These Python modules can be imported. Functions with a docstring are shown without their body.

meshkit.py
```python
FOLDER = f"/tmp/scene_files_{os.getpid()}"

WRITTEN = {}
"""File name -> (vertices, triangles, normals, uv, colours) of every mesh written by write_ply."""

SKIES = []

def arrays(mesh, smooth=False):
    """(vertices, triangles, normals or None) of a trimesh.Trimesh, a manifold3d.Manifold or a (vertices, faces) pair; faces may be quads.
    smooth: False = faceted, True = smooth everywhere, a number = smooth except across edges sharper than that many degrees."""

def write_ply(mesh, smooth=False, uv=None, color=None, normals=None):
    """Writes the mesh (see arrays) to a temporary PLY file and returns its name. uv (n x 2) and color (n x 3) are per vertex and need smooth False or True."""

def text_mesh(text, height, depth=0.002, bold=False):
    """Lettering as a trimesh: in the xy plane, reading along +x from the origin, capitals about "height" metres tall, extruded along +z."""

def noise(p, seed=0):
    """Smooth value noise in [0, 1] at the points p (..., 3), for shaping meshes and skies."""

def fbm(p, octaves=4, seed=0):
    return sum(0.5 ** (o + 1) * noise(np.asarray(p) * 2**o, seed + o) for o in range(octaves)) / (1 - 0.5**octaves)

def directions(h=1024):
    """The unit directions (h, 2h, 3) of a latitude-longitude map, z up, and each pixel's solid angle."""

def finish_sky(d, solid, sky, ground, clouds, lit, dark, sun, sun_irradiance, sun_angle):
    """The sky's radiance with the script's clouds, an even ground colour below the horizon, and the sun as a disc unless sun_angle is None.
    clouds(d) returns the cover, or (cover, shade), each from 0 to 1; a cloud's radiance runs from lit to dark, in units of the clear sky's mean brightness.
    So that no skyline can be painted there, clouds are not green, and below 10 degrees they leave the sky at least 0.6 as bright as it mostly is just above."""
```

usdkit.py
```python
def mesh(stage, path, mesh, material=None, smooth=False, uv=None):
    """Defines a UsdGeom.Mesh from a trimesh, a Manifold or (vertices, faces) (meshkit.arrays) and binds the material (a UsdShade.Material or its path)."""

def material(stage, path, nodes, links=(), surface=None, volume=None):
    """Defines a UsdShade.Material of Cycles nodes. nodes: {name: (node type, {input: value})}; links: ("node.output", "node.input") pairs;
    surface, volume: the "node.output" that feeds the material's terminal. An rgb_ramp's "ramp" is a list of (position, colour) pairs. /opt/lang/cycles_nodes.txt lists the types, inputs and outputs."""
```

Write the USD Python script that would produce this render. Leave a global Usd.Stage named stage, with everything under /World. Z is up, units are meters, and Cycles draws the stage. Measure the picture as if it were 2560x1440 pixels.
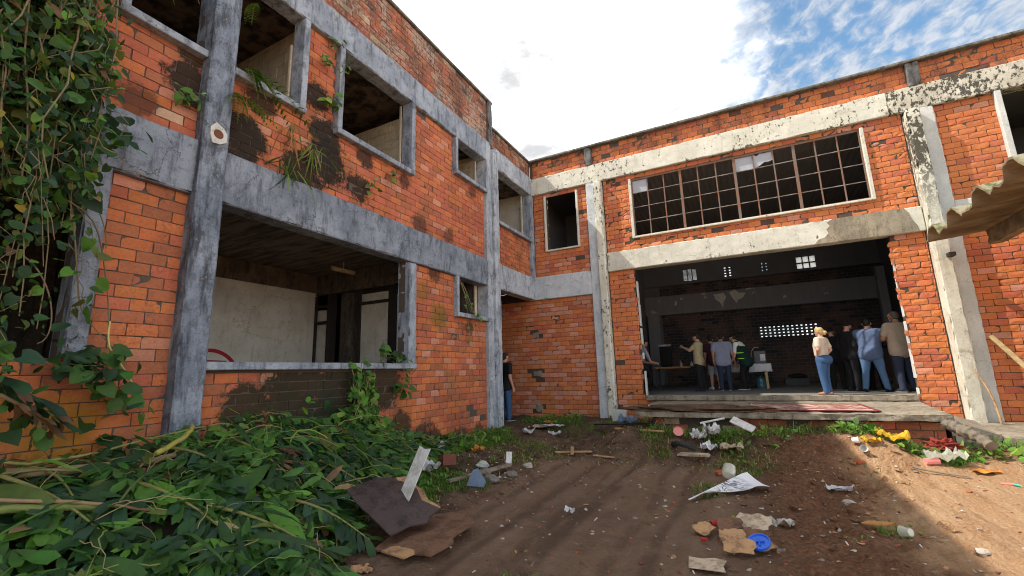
import math, random
import numpy as np, trimesh, manifold3d, shapely
import shapely.geometry as sg
import usdkit, meshkit
from pxr import Usd, UsdGeom, UsdLux, UsdShade, Sdf, Gf, Vt

stage = Usd.Stage.CreateInMemory()
UsdGeom.SetStageUpAxis(stage, UsdGeom.Tokens.z)
UsdGeom.SetStageMetersPerUnit(stage, 1.0)
world = UsdGeom.Xform.Define(stage, '/World')
stage.SetDefaultPrim(world.GetPrim())
UsdGeom.Scope.Define(stage, '/World/Looks')
T = Sdf.ValueTypeNames

# ------------------------------------------------------------------ camera
CAM = np.array([5.5, -12.2, 1.35])
CR = np.array([[0.88521557, 0.46430867, -0.02847555],
               [0.11209698, -0.15350474, 0.9817691],
               [0.45147277, -0.87226931, -0.18793239]])
cam = UsdGeom.Camera.Define(stage, '/World/camera')
m4 = np.eye(4); m4[:3, :3] = CR; m4[3, :3] = CAM
cam.AddTransformOp().Set(Gf.Matrix4d(*m4.ravel().tolist()))
cam.CreateHorizontalApertureAttr(36.0)
cam.CreateVerticalApertureAttr(20.25)
cam.CreateFocalLengthAttr(15.588)
cam.CreateClippingRangeAttr(Gf.Vec2f(0.05, 5000))
EXPOSURE = 1.78
cam.CreateExposureAttr(EXPOSURE)

# ------------------------------------------------------------------ node graphs
class Ref(str):
    pass

class G:
    def __init__(s):
        s.nodes, s.links, s.k = {}, [], 0
    def __call__(s, kind, out, **inp):
        s.k += 1
        name, vals = f'n{s.k}', {}
        for k, v in inp.items():
            if isinstance(v, Ref):
                s.links.append((str(v), f'{name}.{k}'))
            else:
                vals[k] = v
        s.nodes[name] = (kind, vals)
        return Ref(f'{name}.{out}')
    def pos(s):
        return s('geometry', 'position')
    def noise(s, scale, detail=3, rough=0.55, vec=None, out='fac', **k):
        return s('noise_texture', out, scale=scale, detail=detail, roughness=rough, vector=vec if vec is not None else s.pos(), **k)
    def stretch(s, sc, vec=None):
        return s('mapping', 'vector', vector=vec if vec is not None else s.pos(), scale=sc)
    def math(s, t, a, b=0.5, c=0.0):
        return s('math', 'value', math_type=t, value1=a, value2=b, value3=c)
    def rng(s, v, a, b, lo=0.0, hi=1.0, smooth=True):
        return s('map_range', 'result', range_type='smoothstep' if smooth else 'linear', value=v, from_min=a, from_max=b, to_min=lo, to_max=hi, clamp=True)
    def mix(s, f, a, b, t='mix'):
        return s('mix_color', 'result', blend_type=t, fac=f, a=a, b=b)
    def ramp(s, f, stops):
        return s('rgb_ramp', 'color', fac=f, ramp=stops)
    def attr(s, n, out='color'):
        return s('attribute', out, attribute=n)
    def blob(s, c, r0, r1):
        d = s('vector_math', 'value', math_type='distance', vector1=s.pos(), vector2=c)
        return s.rng(d, r1, r0)
    def mx(s, *a):
        r = a[0]
        for b in a[1:]:
            r = s.math('maximum', r, b)
        return r
    def bump(s, h, strength=0.4, dist=0.02):
        return s('bump', 'normal', height=h, strength=strength, distance=dist)

MATS = {}
def mat(name, fn):
    g = G()
    surf = fn(g)
    MATS[name] = usdkit.material(stage, f'/World/Looks/{name}', g.nodes, g.links, surface=str(surf))
    return MATS[name]

def pbr(g, color, rough=0.85, normal=None, spec=0.3, **k):
    a = dict(base_color=color, roughness=rough, specular_ior_level=spec, **k)
    if normal is not None:
        a['normal'] = normal
    return g('principled_bsdf', 'BSDF', **a)

# ------------------------------------------------------------------ sky and sun
SUN = np.array([-1.0, -0.40, 1.29]); SUN /= np.linalg.norm(SUN)
elev, rot = math.asin(SUN[2]), math.atan2(SUN[0], SUN[1])
def sky_graph(g):
    d = g('texture_coordinate', 'generated')
    sky = g('sky_texture', 'color', sky_type='single_scattering', sun_disc=False, sun_elevation=elev, sun_rotation=rot, altitude=50.0, air_density=1.0, aerosol_density=0.6, ozone_density=1.5)
    blue = g('hsv', 'color', color=sky, saturation=1.08, value=0.46, hue=0.488, fac=1.0)
    xyz = d
    sx = g('separate_xyz', 'x', vector=xyz); sy = g('separate_xyz', 'y', vector=xyz); sz = g('separate_xyz', 'z', vector=xyz)
    zc = g.math('maximum', sz, 0.06)
    px = g.math('divide', sx, zc); py = g.math('divide', sy, zc)
    plane = g('combine_xyz', 'vector', x=px, y=py, z=0.0)
    # altocumulus on a high sheet
    pm = g('mapping', 'vector', vector=plane, rotation=(0, 0, 0.55), scale=(1.0, 0.62, 1.0))
    n1 = g('noise_texture', 'fac', vector=pm, scale=17.0, detail=5.0, roughness=0.6, distortion=0.35)
    n2 = g('noise_texture', 'fac', vector=pm, scale=2.2, detail=3.0, roughness=0.55)
    alto = g.rng(g.math('add', g.math('multiply', n1, 0.62), g.math('multiply', n2, 0.55)), 0.46, 0.68)
    # the big bank of bright cloud that covers the rest of the sky
    nb = g('noise_texture', 'fac', vector=plane, scale=2.6, detail=6.0, roughness=0.55)
    edge = g.math('add', px, g.math('multiply', g.math('subtract', nb, 0.5), 0.55))
    bank = g.math('maximum', g.rng(edge, 0.20, 0.02), g.rng(edge, 1.15, 1.7))
    wis = g.rng(g('noise_texture', 'fac', vector=plane, scale=2.1, detail=7.0, roughness=0.62), 0.42, 0.66, 0.0, 0.95)
    cov = g.math('maximum', g.math('multiply', alto, 0.76), bank)
    shade = g.mix(g.rng(n1, 0.35, 0.7), (1.2, 1.3, 1.45), (1.75, 1.77, 1.82))
    bankc = g.mix(wis, (4.3, 4.3, 4.28), (1.35, 1.36, 1.40))
    cl = g.mix(bank, shade, bankc)
    col = g('mix', 'color', mix_type='mix', fac=cov, color1=blue, color2=cl)
    return g('background_shader', 'background', color=col, strength=SKY_STRENGTH)
SKY_STRENGTH = 0.15
mat('sky_look', sky_graph)
dome = UsdLux.DomeLight.Define(stage, '/World/sky')
UsdShade.MaterialBindingAPI.Apply(dome.GetPrim()).Bind(MATS['sky_look'])
dome.GetPrim().SetCustomDataByKey('kind', 'structure')
sun = UsdLux.DistantLight.Define(stage, '/World/sun')
sun.CreateIntensityAttr(0.52); sun.CreateAngleAttr(0.5); sun.CreateColorAttr(Gf.Vec3f(1.0, 0.93, 0.82))
sun.CreateNormalizeAttr(True)
zax = SUN; xax = np.cross([0, 0, 1], zax); xax /= np.linalg.norm(xax); yax = np.cross(zax, xax)
ms = np.eye(4); ms[0, :3], ms[1, :3], ms[2, :3] = xax, yax, zax
sun.AddTransformOp().Set(Gf.Matrix4d(*ms.ravel().tolist()))

# ------------------------------------------------------------------ prim helpers
COUNT = {}
def numbered(path):
    n = COUNT.get(path, -1) + 1
    COUNT[path] = n
    return path if n == 0 else f'{path}_{n:03d}'

def put(parent, name, mesh, material, tint=None, smooth=False, off=(0, 0, 0), label=None, kind=None):
    """One Mesh prim under parent (a path). mesh: trimesh, Manifold or (v, f); tint: one colour, or one per vertex."""
    if isinstance(mesh, list):
        mesh = trimesh.util.concatenate(mesh)
    v, f, n = meshkit.arrays(mesh, smooth)
    v = v - np.asarray(off, float)
    path = numbered(f'{parent}/{name}')
    m = UsdGeom.Mesh.Define(stage, path)
    m.CreatePointsAttr(Vt.Vec3fArray.FromNumpy(v.astype(np.float32)))
    m.CreateFaceVertexCountsAttr(Vt.IntArray.FromNumpy(np.full(len(f), 3, np.int32)))
    m.CreateFaceVertexIndicesAttr(Vt.IntArray.FromNumpy(f.astype(np.int32).ravel()))
    m.CreateSubdivisionSchemeAttr('none')
    if n is not None:
        m.CreateNormalsAttr(Vt.Vec3fArray.FromNumpy(n.astype(np.float32)))
        m.SetNormalsInterpolation('vertex')
    if tint is not None:
        t = np.broadcast_to(np.asarray(tint, np.float32), (len(v), 3)).copy()
        UsdGeom.PrimvarsAPI(m).CreatePrimvar('tint', T.Color3fArray, 'vertex').Set(Vt.Vec3fArray.FromNumpy(t))
    UsdShade.MaterialBindingAPI.Apply(m.GetPrim()).Bind(MATS[material] if isinstance(material, str) else material)
    if label:
        m.GetPrim().SetCustomDataByKey('label', label)
    if kind:
        m.GetPrim().SetCustomDataByKey('kind', kind)
    return path

def tag(path, label, cat, group=None, kind=None):
    p = stage.GetPrimAtPath(path)
    if label: p.SetCustomDataByKey('label', label)
    if cat: p.SetCustomDataByKey('category', cat)
    if group: p.SetCustomDataByKey('group', group)
    if kind: p.SetCustomDataByKey('kind', kind)
    return path

class Thing:
    def __init__(s, name, label, cat, loc=(0, 0, 0), group=None):
        s.path = numbered(f'/World/{name}')
        s.loc = np.asarray(loc, float)
        x = UsdGeom.Xform.Define(stage, s.path)
        x.AddTranslateOp().Set(Gf.Vec3d(*s.loc.tolist()))
        tag(s.path, label, cat, group)
    def add(s, name, mesh, material, parent=None, **k):
        return put(parent or s.path, name, mesh, material, off=s.loc, **k)

def single(name, mesh, material, label, cat, group=None, kind=None, **k):
    p = put('/World', name, mesh, material, **k)
    return tag(p, label, cat, group, kind)

def structure(name, mesh, material, **k):
    p = put('/World', name, mesh, material, **k)
    stage.GetPrimAtPath(p).SetCustomDataByKey('kind', 'structure')
    return p

def box(x0, x1, y0, y1, z0, z1):
    m = trimesh.creation.box((x1 - x0, y1 - y0, z1 - z0))
    m.apply_translation(((x0 + x1) / 2, (y0 + y1) / 2, (z0 + z1) / 2))
    return m

def cbox(x0, x1, y0, y1, z0, z1, c=0.012):
    """A box with chamfered edges."""
    x0, x1, y0, y1, z0, z1 = min(x0, x1), max(x0, x1), min(y0, y1), max(y0, y1), min(z0, z1), max(z0, z1)
    pts = []
    for sx, ex in ((x0, 1), (x1, -1)):
        for sy, ey in ((y0, 1), (y1, -1)):
            for sz, ez in ((z0, 1), (z1, -1)):
                pts += [(sx + ex * c, sy + ey * c, sz), (sx + ex * c, sy, sz + ez * c), (sx, sy + ey * c, sz + ez * c)]
    return trimesh.convex.convex_hull(np.array(pts))

def worn(x0, x1, y0, y1, z0, z1, step=0.12, amp=0.006, seed=0, c=0.015):
    """A chamfered, subdivided box whose surface wanders a little: cast concrete."""
    m = cbox(x0, x1, y0, y1, z0, z1, c)
    m = m.subdivide_to_size(min(step, 0.085))
    n = m.vertex_normals
    lo, hi = m.bounds; ex = (hi - lo) / 2
    near = (np.abs(np.abs(m.vertices - (lo + hi) / 2) - ex) < c * 1.2)
    e = near.sum(1) >= 2
    ch = np.maximum(0, meshkit.fbm(m.vertices * 6.5, 3, seed + 31) - 0.54) * 0.16 * (ex.min() > 0.05)
    inw = -np.sign(m.vertices - (lo + hi) / 2) * near
    m.vertices = m.vertices + inw * (ch * e)[:, None]
    d = 0.7 * (meshkit.fbm(m.vertices * 2.2, 2, seed) - 0.5) + 0.25 * (meshkit.noise(m.vertices * 9.0, seed + 9) - 0.5)
    m.vertices = m.vertices + n * (d * 2 * amp)[:, None]
    return m

def tube(pts, r, n=6):
    """A tapering tube along pts; r a number or one per point."""
    pts = np.asarray(pts, float); k = len(pts)
    r = np.broadcast_to(r, k)
    t = np.gradient(pts, axis=0); t /= np.linalg.norm(t, axis=1, keepdims=True) + 1e-9
    ref = np.array([0, 0, 1.0]) if abs(t[0, 2]) < 0.9 else np.array([1.0, 0, 0])
    v = []
    for i in range(k):
        a = np.cross(t[i], ref); a /= np.linalg.norm(a) + 1e-9
        b = np.cross(t[i], a); ref = np.cross(a, t[i]); 
        ang = np.arange(n) / n * 2 * np.pi
        v.append(pts[i] + r[i] * (np.cos(ang)[:, None] * a + np.sin(ang)[:, None] * b))
    v = np.vstack(v + [pts[:1], pts[-1:]])
    f = []
    for i in range(k - 1):
        for j in range(n):
            a, b = i * n + j, i * n + (j + 1) % n
            f += [(a, b, b + n), (a, b + n, a + n)]
    for j in range(n):
        f += [(k * n, (j + 1) % n, j), (k * n + 1, (k - 1) * n + j, (k - 1) * n + (j + 1) % n)]
    return trimesh.Trimesh(v, f, process=False)

def spline(pts, k=12):
    from scipy.interpolate import CubicSpline
    pts = np.asarray(pts, float)
    if len(pts) < 3:
        return np.linspace(pts[0], pts[-1], k)
    return CubicSpline(np.arange(len(pts)), pts)(np.linspace(0, len(pts) - 1, k))

def px_of(P):
    c = (np.atleast_2d(P) - CAM) @ CR.T
    d = np.maximum(-c[:, 2], 1e-3)
    return np.stack([1280 + 1108.48 * c[:, 0] / d, 720 - 1108.48 * c[:, 1] / d], 1), -c[:, 2]
# ------------------------------------------------------------------ materials of the setting
def brick_look(dark, lime, moss_blobs=(), algae=(), soot=0.0):
    def f(g):
        tint = g.attr('tint')
        n = g.noise(38, 4, 0.65)
        col = g.mix(1.0, tint, g.mix(n, (0.62, 0.6, 0.6), (1.32, 1.3, 1.28)), 'multiply')
        big = g.noise(1.1, 5, 0.6)
        col = g.mix(g.rng(g.noise(0.8, 6, 0.65), 0.46, 0.66, 0, 0.45), col, g.mix(1.0, col, (0.62, 0.60, 0.58), 'multiply'))
        # grime that runs down the wall
        streak = g.noise(3.0, 5, 0.62, vec=g.stretch((1, 1, 0.30)))
        gm = g.rng(g.math('add', g.math('multiply', streak, 0.6), g.math('multiply', g.noise(24, 3, 0.7), 0.45)), 0.56 - dark, 0.76 - dark * 0.6)
        col = g.mix(g.math('multiply', gm, 0.72), col, (0.052, 0.042, 0.036))
        # pale lime bloom
        lm = g.rng(g.math('add', g.math('multiply', big, 0.5), g.math('multiply', g.noise(20, 5, 0.7), 0.55)), 0.64 - lime, 0.74 - lime)
        col = g.mix(g.math('multiply', lm, 0.55), col, (0.50, 0.42, 0.33))
        edge = g.math('add', g.math('multiply', g.noise(4.2, 7, 0.70), 0.68), g.math('multiply', g.noise(26, 4, 0.7), 0.32))
        for i, (c, r, colr, s) in enumerate(moss_blobs):
            b = g.blob(c, r * 0.15, r)
            raw = g.math('add', b, g.math('multiply', g.math('multiply', g.math('subtract', edge, 0.5), 3.2), g.rng(b, 0.0, 0.25)))
            col = g.mix(g.math('multiply', g.rng(raw, 0.02, 0.62), 0.55 * s), col, (0.05, 0.035, 0.022))
            mk = g.rng(raw, 0.34, 0.60)
            col = g.mix(g.math('multiply', mk, s), col, colr)
        for c, r, colr, s in algae:
            b = g.blob(c, r * 0.1, r)
            mk = g.rng(g.math('add', b, g.math('multiply', g.math('subtract', g.noise(9, 4, 0.6), 0.5), 0.8)), 0.30, 0.9)
            col = g.mix(g.math('multiply', mk, s), col, colr)
        h = g.math('add', g.math('multiply', g.noise(60, 4, 0.7), 0.6), g.math('multiply', g.noise(170, 2, 0.6), 0.35))
        return pbr(g, col, 0.88, g.bump(h, 0.55, 0.012))
    return f

DK = (0.016, 0.013, 0.009)
DG = (0.020, 0.021, 0.011)
L_MOSS = [((-0.1, -9.05, 4.50), 0.55, DK, 0.96), ((-0.1, -7.98, 5.75), 0.42, DK, 0.92), ((-0.1, -7.75, 5.20), 0.50, DK, 0.96), ((-0.1, -7.72, 4.75), 0.62, DK, 0.97),
          ((-0.1, -8.15, 4.42), 0.55, DK, 0.9), ((-0.1, -7.05, 4.55), 0.42, DK, 0.9), ((-0.1, -9.72, 4.9), 0.42, DK, 0.92), ((-0.1, -8.85, 5.15), 0.35, DK, 0.85), ((-0.1, -9.7, 5.35), 0.35, DK, 0.8),
          ((-0.1, -7.95, 1.15), 0.85, DG, 0.95), ((-0.1, -7.1, 1.15), 0.95, DG, 0.95), ((-0.1, -8.7, 1.0), 0.5, DG, 0.9), ((-0.1, -6.3, 1.2), 0.7, DG, 0.88), ((-0.1, -7.5, 0.6), 0.9, DG, 0.93), ((-0.1, -5.3, 0.15), 0.5, DG, 0.7), ((-0.1, -4.9, 3.45), 0.30, DK, 0.6), ((-0.1, -6.9, 5.15), 0.30, DK, 0.75), ((-0.1, -5.0, .05), 0.55, DG, 0.7), ((-0.1, -4.0, .0), 0.45, DG, 0.6), ((-0.1, -5.9, .35), 0.6, DG, 0.75), ((-0.1, -3.2, .05), .3, DG, .5), ((-0.1, -10.6, .35), .6, DG, .7), ((-0.1, -5.9, 5.1), 0.25, DK, 0.6), ((-0.1, -3.6, 2.4), 0.25, DK, 0.5), ((-0.1, -4.4, 4.4), 0.3, DK, 0.5), ((-0.1, -5.4, 4.35), 0.35, DK, 0.55), ((-0.1, -3.4, 5.8), 0.25, DK, 0.5), ((-0.1, -10.2, 4.4), 0.3, DK, 0.5)]
L_ALGAE = [((-0.1, -4.75, 2.55), 0.55, (0.16, 0.11, 0.02), 0.75), ((-0.1, -10.4, 0.95), 0.6, (0.30, 0.15, 0.012), 0.8), ((-0.1, -11.0, 1.1), 0.6, (0.30, 0.16, 0.012), 0.7), ((-0.1, -5.3, 3.0), 0.4, (0.2, 0.12, 0.02), 0.5), ((-0.1, -10.2, 0.45), 0.5, (0.05, 0.05, 0.02), 0.7), ((-0.1, -4.3, 1.2), 0.4, (0.2, 0.13, 0.04), 0.4)]
mat('brick_left', brick_look(0.015, 0.012, L_MOSS, L_ALGAE))
mat('brick_parapet', brick_look(0.23, 0.115))
mat('brick_rear', brick_look(-0.08, -0.015))
mat('brick_rear_parapet', brick_look(0.09, 0.03))
mat('brick_link', brick_look(0.05, 0.05))
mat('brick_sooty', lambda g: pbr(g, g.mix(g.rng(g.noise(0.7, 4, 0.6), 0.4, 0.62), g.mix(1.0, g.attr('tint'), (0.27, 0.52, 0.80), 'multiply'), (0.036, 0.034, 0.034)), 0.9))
mat('mortar', lambda g: pbr(g, g.mix(g.noise(9, 4, 0.6), (0.055, 0.044, 0.036), (0.135, 0.105, 0.085)), 0.95, g.bump(g.noise(90, 3), 0.5, 0.01)))
mat('mortar_rear', lambda g: pbr(g, g.mix(g.noise(9, 4, 0.6), (0.045, 0.032, 0.024), (0.115, 0.082, 0.06)), 0.95, g.bump(g.noise(90, 3), 0.5, 0.01)))

def concrete_look(base, pale, dark, stain, damp=0.0, flake=None, thr=0.70, above=None):
    def f(g):
        a = g.noise(1.6, 6, 0.62)
        col = g.mix(g.rng(a, 0.38, 0.62), base, pale)
        run = g.noise(8.0, 7, 0.70, vec=g.stretch((1, 1, 0.22)))
        col = g.mix(g.math('multiply', g.rng(run, 0.50 - damp, 0.72 - damp), stain), col, dark)
        bl = g.noise(5.5, 7, 0.72)
        col = g.mix(g.math('multiply', g.rng(bl, 0.53 - damp * 0.5, 0.66), stain * 0.75), col, dark)
        col = g.mix(g.rng(g.noise(11, 6, 0.7), 0.62, 0.68, 0, 0.45), col, (0.48, 0.44, 0.36))
        fine = g.noise(70, 4, 0.7)
        fleck = g.noise(31, 7, 0.78)
        col = g.mix(g.rng(fleck, 0.575, 0.605, 0, 0.55 * min(1.0, stain + 0.2)), col, dark)
        col = g.mix(g.rng(fleck, 0.40, 0.37, 0, 0.35), col, (0.56, 0.55, 0.50))
        cr = g('voronoi_texture', 'distance', vector=g('vector_math', 'vector', math_type='add', vector1=g.pos(), vector2=g('vector_math', 'vector', math_type='scale', vector1=g.noise(3.5, 5, 0.7, out='color'), scale=0.45)), scale=1.15, feature='distance_to_edge')
        col = g.mix(g.math('multiply', g.rng(cr, 0.010, 0.004, 0, 0.7), g.rng(g.noise(0.9, 2), 0.47, 0.55)), col, dark)
        col = g.mix(1.0, col, g.mix(fine, (0.72, 0.72, 0.72), (1.25, 1.25, 1.25)), 'multiply')
        h = g.math('add', g.math('multiply', g.noise(26, 5, 0.7), 0.7), g.math('multiply', fine, 0.3))
        if flake:
            patch = g.noise(0.9, 3, 0.5)
            fl = g.noise(13, 6, 0.66, vec=g.stretch((1.0, 1.0, 0.62)))
            fm = g.rng(g.math('add', fl, g.math('multiply', g.math('subtract', patch, 0.5), 0.36)), thr - 0.105, thr - 0.07)
            if above: fm = g.math('multiply', fm, g.rng(g.math('add', g('separate_xyz', 'z', vector=g.pos()), g.math('multiply', patch, 1.2)), above[0], above[1], above[2], 1.0))
            col = g.mix(g.math('multiply', fm, 0.93), col, flake)
            h = g.math('subtract', h, g.math('multiply', fm, 0.8))
        return pbr(g, col, 0.86, g.bump(h, 0.6, 0.012))
    return f
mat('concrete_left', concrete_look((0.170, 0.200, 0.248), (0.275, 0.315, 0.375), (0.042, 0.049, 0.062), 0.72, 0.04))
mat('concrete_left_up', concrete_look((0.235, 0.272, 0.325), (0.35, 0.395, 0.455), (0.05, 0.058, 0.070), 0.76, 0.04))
mat('concrete_link', concrete_look((0.34, 0.38, 0.43), (0.48, 0.52, 0.57), (0.06, 0.068, 0.080), 0.70, 0.03))
mat('concrete_pale_blue', concrete_look((0.46, 0.50, 0.53), (0.58, 0.615, 0.64), (0.13, 0.14, 0.15), 0.45, 0.0))
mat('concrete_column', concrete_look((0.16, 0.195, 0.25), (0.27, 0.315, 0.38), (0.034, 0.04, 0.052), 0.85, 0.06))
mat('concrete_rear', concrete_look((0.56, 0.55, 0.465), (0.66, 0.65, 0.56), (0.30, 0.27, 0.19), 0.45, 0.0, (0.07, 0.06, 0.042), 0.685))
mat('concrete_rear_mid', concrete_look((0.54, 0.53, 0.45), (0.64, 0.63, 0.545), (0.30, 0.27, 0.19), 0.45, 0.0, (0.10, 0.09, 0.065), 0.745))
mat('concrete_rear_flaked', concrete_look((0.47, 0.44, 0.36), (0.58, 0.55, 0.46), (0.20, 0.17, 0.11), 0.55, 0.02, (0.04, 0.036, 0.026), 0.60))
mat('buttress_flaked', concrete_look((0.52, 0.50, 0.42), (0.62, 0.60, 0.51), (0.24, 0.20, 0.12), 0.5, 0.02, (0.045, 0.04, 0.026), 0.60, (4.9, 6.4, 0.06)))
mat('plaster_smooth', concrete_look((0.50, 0.50, 0.475), (0.60, 0.595, 0.56), (0.3, 0.29, 0.25), 0.35))
mat('concrete_bare', concrete_look((0.24, 0.205, 0.15), (0.34, 0.29, 0.21), (0.09, 0.075, 0.05), 0.7, 0.03))
mat('coping_look', concrete_look((0.13, 0.125, 0.11), (0.22, 0.21, 0.18), (0.035, 0.034, 0.03), 0.8, 0.05))
mat('pilaster_dark', concrete_look((0.10, 0.10, 0.098), (0.19, 0.19, 0.18), (0.03, 0.03, 0.03), 0.8, 0.05))
mat('slab_look', concrete_look((0.20, 0.172, 0.13), (0.29, 0.25, 0.19), (0.065, 0.045, 0.030), 0.75, 0.03))
mat('room_cream', concrete_look((0.44, 0.38, 0.27), (0.55, 0.49, 0.36), (0.16, 0.13, 0.09), 0.4))
mat('room_white', concrete_look((0.52, 0.51, 0.45), (0.62, 0.61, 0.55), (0.28, 0.25, 0.17), 0.4))
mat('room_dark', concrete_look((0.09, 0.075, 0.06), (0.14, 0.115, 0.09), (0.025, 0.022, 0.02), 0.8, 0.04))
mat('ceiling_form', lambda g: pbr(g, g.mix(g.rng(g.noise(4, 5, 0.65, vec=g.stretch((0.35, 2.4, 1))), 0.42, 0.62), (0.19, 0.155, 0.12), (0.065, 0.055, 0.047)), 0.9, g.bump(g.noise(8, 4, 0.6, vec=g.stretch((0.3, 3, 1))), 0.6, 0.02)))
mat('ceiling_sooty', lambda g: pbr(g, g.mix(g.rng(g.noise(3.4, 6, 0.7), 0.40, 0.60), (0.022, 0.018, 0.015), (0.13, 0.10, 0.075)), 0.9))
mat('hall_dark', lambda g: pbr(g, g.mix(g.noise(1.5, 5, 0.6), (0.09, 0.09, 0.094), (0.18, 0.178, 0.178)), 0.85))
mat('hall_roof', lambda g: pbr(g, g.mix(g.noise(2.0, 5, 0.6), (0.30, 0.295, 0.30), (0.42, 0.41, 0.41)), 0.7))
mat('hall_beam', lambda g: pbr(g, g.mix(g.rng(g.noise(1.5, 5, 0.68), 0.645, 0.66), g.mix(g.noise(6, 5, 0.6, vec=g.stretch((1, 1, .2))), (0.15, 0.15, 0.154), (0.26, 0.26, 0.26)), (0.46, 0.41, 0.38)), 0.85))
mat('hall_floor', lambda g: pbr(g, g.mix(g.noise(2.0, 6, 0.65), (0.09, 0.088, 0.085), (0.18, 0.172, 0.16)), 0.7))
mat('steel_rust', lambda g: pbr(g, g.mix(g.rng(g.noise(5, 4, 0.7), 0.40, 0.58), (0.20, 0.085, 0.04), (0.16, 0.125, 0.105)), 0.7, metallic=0.0))
mat('steel_black', lambda g: pbr(g, g.mix(g.noise(12, 3), (0.012, 0.012, 0.012), (0.035, 0.03, 0.027)), 0.6))
mat('frosted', lambda g: g('mix_closure', 'closure', fac=0.30, closure1=pbr(g, g.mix(g.noise(6, 4), (0.42, 0.44, 0.48), (0.55, 0.57, 0.62)), 0.35, spec=0.5), closure2=g('translucent_bsdf', 'BSDF', color=(0.6, 0.62, 0.68))))
mat('glass_block', lambda g: g('mix_closure', 'closure', fac=0.55, closure1=g('transparent_bsdf', 'BSDF', color=(0.92, 0.94, 0.9)), closure2=g('translucent_bsdf', 'BSDF', color=(0.85, 0.86, 0.78))))

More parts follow.
